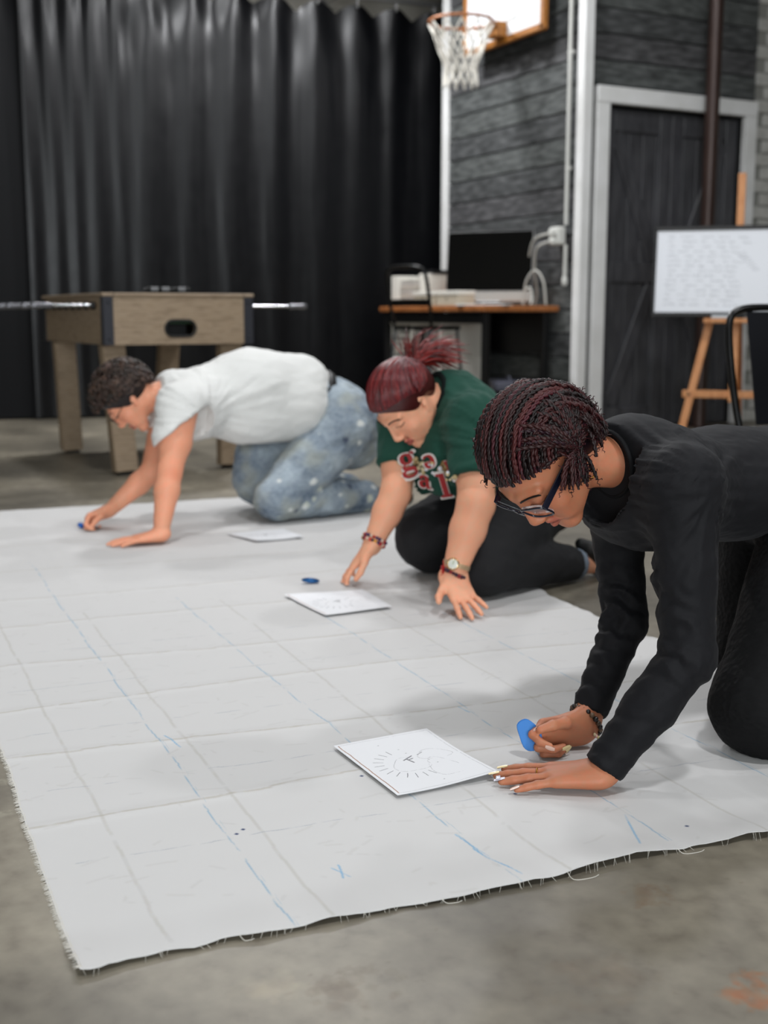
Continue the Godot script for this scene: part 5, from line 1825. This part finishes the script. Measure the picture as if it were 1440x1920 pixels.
# ------------------------------------------------ middle: green T-shirt, red ponytail
func person_green() -> void:
	var eL := Vector3(1.826, 0.310, -2.947); var sL := Vector3(1.915, 0.530, -3.10); var wL := Vector3(1.748, 0.100, -2.945)
	var eR := Vector3(1.771, 0.292, -3.348); var sR := Vector3(1.865, 0.510, -3.46); var wR := Vector3(1.676, 0.130, -3.333)
	var ch := Vector3(1.965, 0.510, -3.30); var be := Vector3(2.20, 0.37, -3.37)
	var nk := Vector3(1.925, 0.600, -3.29)
	var hL := Vector3(2.27, 0.27, -3.25); var hR := Vector3(2.27, 0.265, -3.50)
	var kL := Vector3(1.905, 0.10, -3.02); var kR := Vector3(1.915, 0.115, -3.40)
	var aL := Vector3(2.31, 0.055, -3.10); var aR := Vector3(2.33, 0.055, -3.58)
	var toe := Vector3(2.41, 0.04, -3.115)
	var T := Transform3D(Basis(Vector3(0.1699, 0.0978, 0.9806), Vector3(-0.8119, 0.5779, 0.083), Vector3(-0.5586, -0.8102, 0.1776)).orthonormalized(), Vector3(1.7698, 0.5808, -3.2777))
	var root := thing("person", "person sitting back on heels in dark green printed T-shirt with red ponytail", "person", Vector3.ZERO)
	var skin := lin(0.87, 0.65, 0.525)
	var paint = face_paint(T, skin, lin(0.62, 0.26, 0.25), lin(0.10, 0.06, 0.06), Color(0, 0, 0, 0))
	var body := MB.new()
	var F := Field.new()
	F.fcap(ch, be, 0.11, 0.12, Vector3.BACK, 1.2, 0.04)
	F.cap(nk, ch, 0.056, 0.08, 0.04)
	for a in [[sL, sL.lerp(eL, 0.6), 0.066, 0.060], [sL.lerp(eL, 0.6), eL, 0.060, 0.054], [eL, eL.lerp(wL, 0.35), 0.054, 0.052], [eL.lerp(wL, 0.35), wL, 0.052, 0.034], [sR, sR.lerp(eR, 0.6), 0.064, 0.058], [sR.lerp(eR, 0.6), eR, 0.058, 0.048], [eR, eR.lerp(wR, 0.35), 0.048, 0.046], [eR.lerp(wR, 0.35), wR, 0.046, 0.032], [hL, kL, 0.08, 0.06], [hR, kR, 0.08, 0.06], [kL, aL, 0.055, 0.036], [kR, aR, 0.05, 0.036]]:
		F.cap(a[0], a[1], a[2], a[3], 0.02)
	F.cap(aL, toe, 0.034, 0.03, 0.02)
	F.build(body, 0.011, 0.012, null, paint)
	var H := Field.new()
	head_field(H, T, nk, 0.058, 1.08)
	H.build(body, 0.0038, -1.0, null, paint, 1)
	var f := (Vector3(1.738, 0.03, -2.85) - wL)
	hand(body, wL, eL, f, Vector3(-0.2, 0.8, 0.75), Vector3(-0.889, 0, -0.459), 0.98, [[10, -18, 2, 2], [3, -19, 2, 2], [-6, -18, 2, 2], [-16, -14, 2, 2]], [Vector3(0.6, 0.75, -0.1), Vector3(0.75, 0.55, 0.25), Vector3(0.85, 0.35, 0.35)], 1.08, 0.009, paint, 0.033)
	hand(body, wR, eR, Vector3(-0.50, -0.72, -0.42), Vector3(-0.55, 0.6, -0.3), Vector3(0.3, 0.1, 0.95), 0.96, [[14, 12, 25, 8], [3, 4, 20, 10], [-8, 4, 22, 10], [-20, 8, 25, 10]], [Vector3(0.6, 0.7, -0.35), Vector3(0.85, 0.4, -0.3), Vector3(0.95, 0.2, -0.15)], 1.06, 0.009, paint, 0.031)
	var bo := obj("body", body, skin_mat(), root)
	eyebrow(bo, T, Color(0.10, 0.06, 0.05))
	# T-shirt
	var S := Field.new()
	S.fcap(ch, be, 0.142, 0.168, Vector3.BACK, 1.15, 0.06)
	S.cap(be, be + Vector3(0.12, -0.07, -0.01), 0.165, 0.15, 0.05)
	S.cap(nk + Vector3(-0.05, 0.01, 0), nk + Vector3(0.02, -0.01, 0), 0.07, 0.085, 0.05); S.cap(nk + Vector3(0.02, -0.01, 0), ch, 0.085, 0.12, 0.05)
	S.ell(Vector3(1.90, 0.405, -3.21), Vector3(0.105, 0.12, 0.10), Basis(), 0.05)
	S.ell(Vector3(1.89, 0.40, -3.37), Vector3(0.10, 0.12, 0.095), Basis(), 0.05)
	S.cap(ch + Vector3(0.0, 0.02, 0.1), sL, 0.11, 0.088, 0.05)
	S.cap(ch + Vector3(-0.02, 0.0, -0.1), sR, 0.105, 0.084, 0.05)
	S.cap(sL, sL.lerp(eL, 0.78), 0.088, 0.083, 0.04)
	S.cap(sR, sR.lerp(eR, 0.72), 0.084, 0.076, 0.04)
	S.cut(sL.lerp(eL, 0.70), (eL - sL).normalized() + Vector3(0.1, -0.25, 0), 0.115)
	S.cut(sR.lerp(eR, 0.64), (eR - sR).normalized() + Vector3(0.0, -0.3, 0), 0.105)
	S.cut(nk + Vector3(-0.055, 0.01, 0.0), Vector3(-0.9, 0.3, 0.0), 0.12)
	S.cut(Vector3(1.88, 0.285, -3.29), Vector3(-0.25, -1, 0.1), 0.24)
	var wrinkle := func(p: Vector3, _n: Vector3) -> float:
		var d := 0.004 * fold.get_noise_3dv(p * Vector3(14, 9, 14)) + 0.0015 * fold.get_noise_3dv(p * 36.0)
		var o := p - (sL + Vector3(0, -0.05, 0))
		d += 0.007 * fold.get_noise_2d(atan2(o.y, o.x) * 4.5, o.length() * 3.0) * smoothstep(0.03, 0.1, o.length()) * (1.0 - smoothstep(0.14, 0.32, o.length()))
		return d
	var tm := MB.new()
	S.build(tm, 0.0085, 0.012, wrinkle)
	obj("t_shirt", tm, cloth(Color(0.115, 0.265, 0.22), 0.85, 90.0, 0.3), root, "dark green printed T-shirt")
	# collar rib
	var col := MB.new()
	var cp := PackedVector3Array()
	var cx := Vector3(-0.9, 0.3, 0.0).normalized()
	var cy := Vector3(0.3, 0.9, 0)
	for i in 26:
		var a := TAU * i / 26.0
		cp.append(nk + Vector3(-0.053, 0.010, 0) + (cy.normalized() * cos(a) * 0.066 + Vector3.BACK * sin(a) * 0.066))
	col.tube(cp, [0.010], 6, false, true)
	obj("collar", col, cloth(Color(0.045, 0.075, 0.07), 0.85), root)
	# chest print: red letters with white outline over a silver stone band
	var red := mat(Color(0.58, 0.06, 0.08), 0.6)
	var whi := mat(Color(0.82, 0.80, 0.78), 0.6)
	var out := Vector3(-0.62, -0.2, 0.75).normalized()
	var sans := SystemFont.new()
	sans.font_names = PackedStringArray(["Droid Serif"])
	sans.font_weight = 700
	sans.font_italic = true
	# letter, place in the shirt plane (pixel-free: metres right/up seen from the front), turn, size
	var right := Vector3(0.80, 0.0, 0.60)
	var base := Vector3(1.80, 0.40, -3.20)
	var pr := Node3D.new()
	pr.name = "chest_print"
	root.add_child(pr)
	for L in [["g", -0.078, -0.012, 18.0, 1.3], ["e", 0.016, 0.012, 200.0, 1.0], ["r", 0.075, 0.02, 25.0, 0.7], ["s", -0.075, -0.062, 20.0, 0.7], ["a", -0.005, -0.05, -5.0, 1.05], ["l", 0.06, -0.058, 12.0, 1.4]]:
		var p0: Vector3 = base + right * float(L[1]) + Vector3(0, L[2], 0)
		var q := S.hit(p0 + out * 0.3, -out)
		var n := S.grad(q)
		n = (n + out).normalized()
		var y := (Vector3.UP - n * n.y).normalized()
		var bs := Basis(y.cross(n), y, n) * Basis(Vector3(0, 0, 1), deg_to_rad(L[3]))
		for k in 2:
			var tmx := TextMesh.new()
			tmx.font = sans
			tmx.text = L[0]
			tmx.font_size = 48
			tmx.pixel_size = 0.00165 * float(L[4])
			tmx.depth = 0.003
			var o := obj("letter", tmx, red if k else whi, pr)
			o.transform = Transform3D(bs.scaled_local(Vector3(1.0, 1.0, 1.0) if k else Vector3(1.28, 1.16, 1.0)), q + n * (0.0045 + 0.002 * k))
	var st := MB.new()
	var r := RandomNumberGenerator.new()
	r.seed = 12
	for i in 74:
		var u := r.randf_range(-0.125, 0.125)
		var v := -0.012 + u * 0.28 + r.randf_range(-0.018, 0.018)
		var q := S.hit(base + right * u + Vector3(0, v, 0) + out * 0.3, -out)
		st.tint = [lin(0.78, 0.72, 0.58), lin(0.85, 0.85, 0.88), lin(0.55, 0.42, 0.25), lin(0.7, 0.62, 0.45)][r.randi() % 4]
		st.ball(q + S.grad(q) * 0.003, Vector3.ONE * r.randf_range(0.004, 0.009), Basis(), 4)
	obj("rhinestones", st, vc_mat(0.25), pr).set_meta("kind", "stuff")
	# black jeans
	var J := Field.new()
	J.fcap(Vector3(2.22, 0.30, -3.38), Vector3(2.33, 0.25, -3.38), 0.15, 0.15, Vector3.BACK, 1.25, 0.06)
	J.cap(hL, hL.lerp(kL, 0.55), 0.13, 0.112, 0.05); J.cap(hL.lerp(kL, 0.55), kL, 0.112, 0.09, 0.03)
	J.cap(hR, hR.lerp(kR, 0.5), 0.13, 0.115, 0.05); J.cap(hR.lerp(kR, 0.5), kR + Vector3(0, 0.03, 0), 0.115, 0.1, 0.03)
	J.cap(kR, kR + Vector3(0.02, -0.02, 0.0), 0.1, 0.09, 0.03)
	J.cap(kL, kL.lerp(aL, 0.5) + Vector3(0, 0.01, 0), 0.085, 0.078, 0.015); J.cap(kL.lerp(aL, 0.5) + Vector3(0, 0.01, 0), aL, 0.078, 0.055, 0.015)
	J.cap(kR, aR, 0.085, 0.055, 0.03)
	J.cut(aL + Vector3(-0.02, 0, 0), aL - kL, 0.075)
	var crease := func(p: Vector3, _n: Vector3) -> float:
		return 0.003 * fold.get_noise_3dv(p * Vector3(12, 16, 20)) + 0.002 * fold.get_noise_3dv(p * 30.0)
	var jm := MB.new()
	J.build(jm, 0.010, 0.0075, crease)
	obj("jeans", jm, cloth(Color(0.14, 0.14, 0.147), 0.8, 80.0, 0.2), root, "black jeans")
	var cf := Field.new()
	cf.cap(aL + (kL - aL) * 0.08, aL + (aL - kL) * 0.015, 0.053, 0.05, 0.01)
	cf.cut(aL + (aL - kL) * 0.02, aL - kL, 0.08)
	cf.cut(aL + (kL - aL) * 0.07, kL - aL, 0.08)
	var cfm := MB.new()
	cf.build(cfm, 0.006, 0.0075)
	obj("jeans_cuff", cfm, cloth(Color(0.46, 0.50, 0.55), 0.85), root, "pale turned-up denim cuff")
	# ballet flat
	var sh := Field.new()
	sh.fcap(aL + Vector3(0.055, 0.04, 0.005), toe + Vector3(0.0, 0.0, 0.01), 0.030, 0.036, Vector3.UP, 0.9, 0.02)
	sh.cap(aL + Vector3(0.05, 0.048, 0.0), aL + Vector3(0.03, 0.06, -0.02), 0.02, 0.02, 0.02)
	sh.cap(toe, toe + Vector3(0.03, -0.005, 0.02), 0.034, 0.024, 0.02)
	var shm := MB.new()
	sh.build(shm, 0.006, 0.004)
	obj("shoe", shm, mat(Color(0.03, 0.03, 0.032), 0.6), root, "black slip-on shoe")
	# bracelets and watch
	var bright := [lin(0.65, 0.08, 0.08), lin(0.24, 0.12, 0.30), lin(0.80, 0.55, 0.15), lin(0.12, 0.08, 0.12), lin(0.75, 0.2, 0.15), lin(0.8, 0.7, 0.62)]
	var axL := (eL - wL).normalized(); var axR := (eR - wR).normalized()
	obj("bracelet", bead_ring(wR + axR * 0.014, axR, 0.036, 24, 0.0062, bright), vc_mat(0.45), root, "bright bead bracelet")
	obj("bracelet", bead_ring(wR + axR * 0.026, axR, 0.038, 24, 0.0055, [bright[1], bright[0], bright[5], bright[1]]), vc_mat(0.45), root, "red and purple bead bracelet")
	obj("bracelet", bead_ring(wL + axL * 0.012, axL + Vector3(0, -0.2, 0.1), 0.038, 26, 0.006, [lin(0.25, 0.06, 0.14), lin(0.5, 0.1, 0.14), lin(0.16, 0.07, 0.16)]), vc_mat(0.45), root, "dark red bead bracelet")
	var ts := MB.new()
	ts.tint = lin(0.75, 0.12, 0.10)
	for i in 8:
		ts.tube(P([wL + axL * 0.016 + Vector3(-0.035, 0, 0.0), wL + axL * (0.016 + 0.004 * i) + Vector3(-0.052 - 0.002 * (i % 3), 0.006 * (i % 4) - 0.004, 0.01)]), [0.0022, 0.0012], 4)
	obj("tassel", ts, vc_mat(0.7), root, "red tassel")
	var strap := MB.new()
	var wc := wL + axL * 0.036
	var side := axL.cross(Vector3.UP).normalized()
	var oth := axL.cross(side)
	var pp := PackedVector3Array()
	for k in [-1.0, 0.0, 1.0]:
		pp = PackedVector3Array()
		for i in 28:
			pp.append(wc + axL * 0.0045 * k + (side * cos(TAU * i / 28.0) + oth * sin(TAU * i / 28.0)) * 0.0385)
		strap.tube(pp, [0.0032], 5, false, true)
	var wt := obj("watch", strap, mat(Color(0.78, 0.68, 0.55), 0.3, 0.5), root, "pale gold wristwatch")
	var toc := (Vector3(0, 0.863, 0) - wc).normalized()
	toc = (toc - axL * toc.dot(axL)).normalized()
	var fc := (toc - Vector3(0.3, 0, 0.1)).normalized()
	fc = (fc - axL * fc.dot(axL)).normalized()
	var wb := Basis(fc.cross(axL).normalized() * -1.0, fc, axL.cross(fc).cross(fc).normalized())
	wb = Basis(axL.cross(fc).normalized(), fc, (axL.cross(fc)).cross(fc).normalized())
	var dial := MB.new()
	dial.lathe([[0.001, 0.004], [0.0145, 0.004], [0.0145, 0.0]], Transform3D(wb, wc + fc * 0.038), 24)
	obj("dial", dial, mat(Color(0.86, 0.87, 0.84), 0.2), wt)
	var bz := MB.new()
	bz.lathe([[0.0145, -0.002], [0.018, 0.0], [0.018, 0.004], [0.0155, 0.006], [0.0145, 0.004]], Transform3D(wb, wc + fc * 0.038), 24)
	obj("bezel", bz, mat(Color(0.85, 0.72, 0.5), 0.2, 1.0), wt)
	var hd := MB.new()
	hd.tint = lin(0.5, 0.62, 0.2)
	hd.bar(wc + fc * 0.0425, wc + fc * 0.0425 + axL * 0.010, 0.0022, 0.0006, side, 0.0001)
	hd.bar(wc + fc * 0.0425, wc + fc * 0.0425 - side * 0.009, 0.0022, 0.0006, axL, 0.0001)
	obj("watch_hand", hd, vc_mat(0.4), wt)
	hair_ponytail(root, T)

func hair_ponytail(root: Node, T: Transform3D) -> void:
	var C := Field.new()
	var b := T.basis
	C.ell(T * Vector3(0, 0.042, -0.022), Vector3(0.086, 0.094, 0.106), b, 0.02)
	C.ell(T * Vector3(0, 0.01, -0.07), Vector3(0.07, 0.07, 0.06), b, 0.03)
	C.sub(T * Vector3(0, -0.045, 0.122), 0.121, 0.008)
	for s in [-1.0, 1.0]:
		C.sub(T * Vector3(s * 0.10, -0.055, -0.02), 0.062, 0.01)
	var m := MB.new()
	m.tint = lin(0.25, 0.06, 0.075)
	C.build(m, 0.006)
	var r := RandomNumberGenerator.new()
	r.seed = 5
	var darkw := lin(0.19, 0.055, 0.075); var wine := lin(0.40, 0.085, 0.11); var red := lin(0.62, 0.13, 0.09)
	var knot := Vector3(0.0, 0.048, -0.125)
	for i in 900:
		var lam := r.randf_range(-88, 88)
		var side := absf(lam) / 88.0
		var th0 := lerpf(29.0, 52.0, side * side) + r.randf_range(-2, 3)
		if i >= 600:
			# swept up from behind the ears and the nape
			lam = (1.0 if i % 2 else -1.0) * r.randf_range(30, 90)
			th0 = r.randf_range(95, 205)
		var pts: Array = []
		for k in 8:
			var t := k / 7.0
			var l := lam * (1.0 - 0.82 * t * t)
			pts.append(scalp(T, l, lerpf(th0, 148.0, t), 0.0145 + 0.006 * sin(t * PI) + r.randf_range(-0.001, 0.0015) + 0.003 * absf(sin(lam * 0.18))))
		pts.append(T * (knot + Vector3(r.randf_range(-0.012, 0.012), r.randf_range(-0.012, 0.012), 0.01)))
		m.tint = darkw.lerp(wine, r.randf()).lerp(red, clampf(r.randf_range(-0.5, 0.5), 0, 1))
		m.tube(curve(pts, 3), [0.0017], 4, false)
	# tail: straight strands fanning back over the collar, short spikes sticking up
	for i in 330:
		var spike := i % 6 == 0
		var root_p := knot + Vector3(r.randfn() * 0.012, r.randfn() * 0.012, 0.0)
		var dir := Vector3(r.randfn() * 0.32, -0.55 + r.randfn() * 0.25, -0.85) if not spike else Vector3(r.randfn() * 0.35, 0.5 + r.randfn() * 0.35, -0.85)
		var ln := r.randf_range(0.10, 0.21) if not spike else r.randf_range(0.05, 0.095)
		dir = dir.normalized()
		var g := b.inverse() * Vector3(0, -1, 0)
		var p1 := root_p + dir * ln * 0.5
		var p2 := root_p + dir * ln + g * ln * (0.22 if not spike else 0.0)
		m.tint = darkw.lerp(red, r.randf() * (1.0 if not spike else 0.7))
		m.tube(curve([T * root_p, T * p1, T * p2], 5), [0.0019, 0.0019, 0.0019, 0.0019, 0.0018, 0.0017, 0.0016, 0.0014, 0.0011, 0.0008, 0.0005], 4, false)
	obj("hair", m, vc_mat(0.38, 0.55), root, "red and wine ponytail hair")
	var tie := MB.new()
	var tp := PackedVector3Array()
	for i in 14:
		tp.append(T * (knot + Vector3(cos(TAU * i / 14.0) * 0.02, sin(TAU * i / 14.0) * 0.018, 0.0)))
	tie.tube(tp, [0.006], 6, false, true)
	obj("hair_tie", tie, mat(Color(0.02, 0.02, 0.02), 0.8), root)

# ------------------------------------------------ back: white T-shirt, paint-spattered jeans
func person_white() -> void:
	var wL := Vector3(1.278, 0.036, -4.319); var eL := Vector3(1.350, 0.261, -4.416); var sL := Vector3(1.440, 0.500, -4.52)
	var wR := Vector3(1.198, 0.070, -4.764); var eR := Vector3(1.385, 0.217, -4.777); var sR := Vector3(1.48, 0.47, -4.86)
	var nk := Vector3(1.428, 0.535, -4.735)
	var c1 := Vector3(1.53, 0.495, -4.70); var c2 := Vector3(1.80, 0.530, -4.72); var c3 := Vector3(2.02, 0.535, -4.74)
	var hL := Vector3(2.175, 0.365, -4.60); var hR := Vector3(2.22, 0.365, -4.86)
	var kL := Vector3(1.845, 0.105, -4.556); var kR := Vector3(1.905, 0.12, -4.90)
	var aL := Vector3(2.283, 0.075, -4.62); var aR := Vector3(2.36, 0.06, -4.95)
	var T := Transform3D(Basis(Vector3(-0.2217, -0.0094, 0.9751), Vector3(-0.8488, 0.494, -0.1882), Vector3(-0.48, -0.8694, -0.1175)).orthonormalized(), Vector3(1.2899, 0.5224, -4.7466))
	var root := thing("person", "person on hands and knees in white T-shirt and paint-spattered jeans with curly dark hair", "person", Vector3.ZERO)
	var skin := lin(0.85, 0.61, 0.49)
	var fp = face_paint(T, skin, lin(0.62, 0.35, 0.3), lin(0.12, 0.08, 0.07), Color(0, 0, 0, 0))
	var paint := func(p: Vector3, n: Vector3) -> Color:
		var c: Color = fp.call(p, n)
		# reddish elbows and knuckles
		return c.lerp(skin * Color(1.02, 0.66, 0.58), 0.55 * exp(-p.distance_squared_to(eL + Vector3(0.0, 0.0, 0.045)) / 0.0009))
	var body := MB.new()
	var F := Field.new()
	F.cap(c1, c3, 0.11, 0.11, 0.04)
	F.cap(nk, c1, 0.055, 0.08, 0.04)
	for a in [[sL, sL.lerp(eL, 0.55), 0.066, 0.062], [sL.lerp(eL, 0.55), eL, 0.062, 0.046], [eL, eL.lerp(wL, 0.3), 0.047, 0.047], [eL.lerp(wL, 0.3), wL, 0.047, 0.029], [sR, eR, 0.06, 0.045], [eR, eR.lerp(wR, 0.3), 0.045, 0.044], [eR.lerp(wR, 0.3), wR, 0.044, 0.028], [hL, kL, 0.08, 0.06], [hR, kR, 0.08, 0.06], [kL, aL, 0.05, 0.036], [kR, aR, 0.05, 0.036]]:
		F.cap(a[0], a[1], a[2], a[3], 0.02)
	F.build(body, 0.011, 0.012, null, paint)
	var H := Field.new()
	head_field(H, T, nk, 0.06)
	H.build(body, 0.0045, -1.0, null, paint, 1)
	hand(body, wL, eL, Vector3(-1.0, -0.09, -0.12), Vector3(0.05, 1, 0), Vector3(0.1, 0, -1), 1.04, [[10, 2, 4, 3], [2, 1, 4, 3], [-5, 1, 4, 3], [-14, 3, 5, 3]], [Vector3(0.7, 0.66, -0.25), Vector3(0.85, 0.45, -0.2), Vector3(0.95, 0.25, 0.0)], 1.05, 0.009, paint, 0.03)
	hand(body, wR, eR, Vector3(-0.93, -0.25, 0.1), Vector3(-0.2, 0.75, -0.55), Vector3(0.1, 0.5, 0.85), 1.02, [[0, 45, 60, 25], [-2, 55, 70, 30], [-5, 65, 80, 35], [-8, 70, 85, 40]], [Vector3(0.75, 0.35, -0.5), Vector3(0.9, 0.0, -0.4), Vector3(0.8, -0.2, -0.55)], 1.05, 0.009, paint, 0.03)
	var bo := obj("body", body, skin_mat(), root)
	eyebrow(bo, T, Color(0.09, 0.06, 0.05))
	# T-shirt
	var S := Field.new()
	S.cap(c1, c2, 0.142, 0.178, 0.06)
	S.cap(c2, c3, 0.178, 0.160, 0.06)
	S.cap(Vector3(1.75, 0.43, -4.66), Vector3(2.0, 0.46, -4.66), 0.10, 0.13, 0.06)
	S.cap(nk + Vector3(0.03, 0.0, 0), c1, 0.09, 0.13, 0.05)
	S.cap(c1 + Vector3(0, 0, 0.09), sL, 0.12, 0.098, 0.05)
	S.cap(c1 + Vector3(0, 0, -0.09), sR, 0.12, 0.09, 0.05)
	S.cap(sL, sL.lerp(eL, 0.5), 0.098, 0.092, 0.03)
	S.cap(sR, sR.lerp(eR, 0.5), 0.09, 0.085, 0.03)
	S.cut(sL.lerp(eL, 0.28) + Vector3(0.0, -0.01, 0), Vector3(0.55, -0.78, 0.3), 0.15)
	S.cut(sR.lerp(eR, 0.38), (eR - sR), 0.13)
	S.cut(nk + Vector3(-0.02, 0.0, 0.0), Vector3(-0.95, 0.1, 0.0), 0.13)
	var wrinkle := func(p: Vector3, _n: Vector3) -> float:
		var d := 0.005 * fold.get_noise_3dv(p * Vector3(7, 14, 9)) + 0.0015 * fold.get_noise_3dv(p * 30.0)
		var o := p - (sL + Vector3(0.08, -0.04, 0))
		d += 0.006 * fold.get_noise_2d(atan2(o.y, o.x) * 5.0, o.length() * 2.0) * smoothstep(0.02, 0.12, o.length()) * (1.0 - smoothstep(0.2, 0.5, o.length()))
		return d
	var tm := MB.new()
	S.build(tm, 0.010, 0.012, wrinkle)
	obj("t_shirt", tm, cloth(Color(0.84, 0.84, 0.83), 0.9, 70.0), root, "white T-shirt")
	# jeans with paint
	var J := Field.new()
	J.cap(Vector3(2.04, 0.50, -4.73), Vector3(2.18, 0.40, -4.73), 0.148, 0.172, 0.06)
	J.cap(Vector3(2.18, 0.40, -4.70), Vector3(2.27, 0.33, -4.72), 0.170, 0.148, 0.06)
	J.cap(hL, hL.lerp(kL, 0.5), 0.13, 0.115, 0.05); J.cap(hL.lerp(kL, 0.5), kL, 0.115, 0.094, 0.03)
	J.cap(hR, kR + Vector3(-0.02, 0.03, 0), 0.12, 0.1, 0.05); J.cap(kR + Vector3(0, 0.12, 0), kR, 0.11, 0.095, 0.03)
	J.cap(kL, kL.lerp(aL, 0.5), 0.092, 0.082, 0.012); J.cap(kL.lerp(aL, 0.5), aL, 0.082, 0.072, 0.012)
	J.cap(kR, aR, 0.09, 0.07, 0.03)
	var crease := func(p: Vector3, _n: Vector3) -> float:
		return 0.006 * fold.get_noise_3dv(p * Vector3(9, 14, 9)) + 0.003 * fold.get_noise_3dv(p * 26.0)
	var r := RandomNumberGenerator.new()
	r.seed = 31
	var splats := []
	for i in 46:
		var a := [hL, kL, kL, aL, hL, kR][r.randi() % 6] as Vector3
		var q := a.lerp([kL, hL, aL][r.randi() % 3], r.randf()) + Vector3(r.randfn() * 0.08, r.randfn() * 0.08 + 0.03, 0.6)
		splats.append([J.hit(q, Vector3(0.05, -0.1, -1)), r.randf_range(0.004, 0.017) * r.randf_range(0.6, 1.1), [lin(0.84, 0.85, 0.84), lin(0.74, 0.76, 0.72), lin(0.30, 0.33, 0.40)][0 if i % 3 else 1 + r.randi() % 2]])
	var denim := func(p: Vector3, _n: Vector3) -> Color:
		var wash := clampf(0.5 + 0.5 * fold.get_noise_3dv(p * Vector3(5, 7, 5)) + 0.25 * fold.get_noise_3dv(p * Vector3(40, 60, 40)), 0.0, 1.0)
		var c := lin(0.33, 0.385, 0.455).lerp(lin(0.71, 0.755, 0.785), wash)
		var ochre := fold.get_noise_3dv(p * 6.0 + Vector3(9, 2, 5))
		c = c.lerp(lin(0.62, 0.63, 0.59), smoothstep(-0.1, 0.6, ochre) * 0.6)
		for s in splats:
			var d: float = p.distance_to(s[0]) + 0.005 * pore.get_noise_3dv(p * 60.0)
			if d < s[1]:
				c = s[2]
		return c
	var jm := MB.new()
	J.build(jm, 0.009, 0.0075, crease, denim)
	var jmat := cloth(Color.WHITE, 0.85, 70.0)
	jmat.vertex_color_use_as_albedo = true
	obj("jeans", jm, jmat, root, "faded blue jeans spattered with white paint")
	var B := Field.new()
	B.fcap(Vector3(2.075, 0.50, -4.73), Vector3(2.10, 0.48, -4.73), 0.152, 0.155, Vector3(1, -0.8, 0), 0.55, 0.01)
	var bm := MB.new()
	B.cut(Vector3(2.10, 0.49, -4.73), Vector3(1, -0.75, 0), 0.3)
	B.cut(Vector3(2.07, 0.51, -4.73), Vector3(-1, 0.75, 0), 0.3)
	B.build(bm, 0.009)
	obj("belt", bm, mat(Color(0.03, 0.03, 0.032), 0.5), root, "black belt")
	# dark shoe
	var sh := Field.new()
	sh.fcap(aL + Vector3(0.08, -0.01, 0), aL + Vector3(0.2, -0.02, 0.0), 0.05, 0.045, Vector3.UP, 0.9, 0.02)
	var shm := MB.new()
	sh.build(shm, 0.01, 0.004)
	obj("shoe", shm, mat(Color(0.03, 0.03, 0.03), 0.6), root)
	# curls
	var m := MB.new()
	var C := Field.new()
	C.ell(T * Vector3(0, 0.045, -0.022), Vector3(0.09, 0.1, 0.11), T.basis, 0.02)
	C.sub(T * Vector3(0, -0.05, 0.125), 0.12, 0.01)
	m.tint = lin(0.10, 0.075, 0.065)
	C.build(m, 0.009)
	for i in 700:
		var lam := r.randf_range(-85, 85)
		var side := absf(lam) / 85.0
		var th := r.randf_range(lerpf(26.0, 48.0, side * side), lerpf(222.0, 205.0, side))
		var p := scalp(T, lam, th, 0.016)
		var o := (p - T * Vector3(0, 0.038, -0.018)).normalized()
		var x := o.cross(Vector3(0.2, 0.7, 0.4)).normalized().rotated(o, r.randf() * TAU)
		var y := o.cross(x)
		var hr := r.randf_range(0.007, 0.013)
		var pts := PackedVector3Array()
		var ph := r.randf() * TAU
		for k in 12:
			var a := ph + k * 0.75
			pts.append(p + o * (0.004 + k * 0.0026) + x * k * 0.0012 + (x * cos(a) + y * sin(a)) * hr + Vector3(0, -0.00006 * k * k, 0))
		m.tint = lin(0.12, 0.085, 0.07).lerp(lin(0.36, 0.27, 0.225), r.randf() * r.randf() * 1.2)
		m.tube(pts, [0.0042, 0.0042, 0.0042, 0.0042, 0.0042, 0.0042, 0.004, 0.004, 0.0036, 0.003, 0.002, 0.001], 5, false)
	obj("hair", m, vc_mat(0.5), root, "curly dark brown hair")
	# thin-rimmed glasses
	var g := Node3D.new()
	g.name = "glasses"
	root.add_child(g)
	var wire := mat(Color(0.35, 0.33, 0.3), 0.3, 0.8)
	for s in [-1.0, 1.0]:
		var ring := PackedVector3Array()
		var poly := PackedVector2Array()
		for i in 20:
			var a := TAU * i / 20.0
			ring.append(T * Vector3(s * 0.034 + cos(a) * 0.026, 0.006 + sin(a) * 0.022, 0.106))
			poly.append(Vector2(s * 0.034 + cos(a) * 0.026, 0.006 + sin(a) * 0.022))
		var gm := MB.new()
		gm.tube(ring, [0.0016], 5, false, true)
		obj("rim", gm, wire, g)
		gm = MB.new()
		gm.slab(poly, 0.0012, T * Transform3D(Basis(), Vector3(0, 0, 0.106)))
		var lm := mat(Color(0.85, 0.88, 0.92, 0.2), 0.04, 0.0, 0.8)
		lm.transparency = BaseMaterial3D.TRANSPARENCY_ALPHA
		obj("lens", gm, lm, g)
		gm = MB.new()
		gm.tube(P([T * Vector3(s * 0.06, 0.012, 0.104), T * Vector3(s * 0.08, 0.012, 0.0)]), [0.0016], 5)
		obj("temple_arm", gm, wire, g)
	var bg := MB.new()
	bg.tube(P([T * Vector3(-0.009, 0.012, 0.107), T * Vector3(0.009, 0.012, 0.107)]), [0.0014], 5)
	obj("bridge", bg, wire, g)
	var chk := MB.new()
	chk.ball(Vector3(1.083, 0.018, -4.768), Vector3(0.016, 0.011, 0.009), Basis(Vector3.FORWARD, 0.6), 6)
	tag(obj("tailor_chalk", chk, mat(Color(0.06, 0.34, 0.66), 0.6)), "small blue chalk stub under the farthest person's drawing hand", "chalk", "blue chalk pieces")
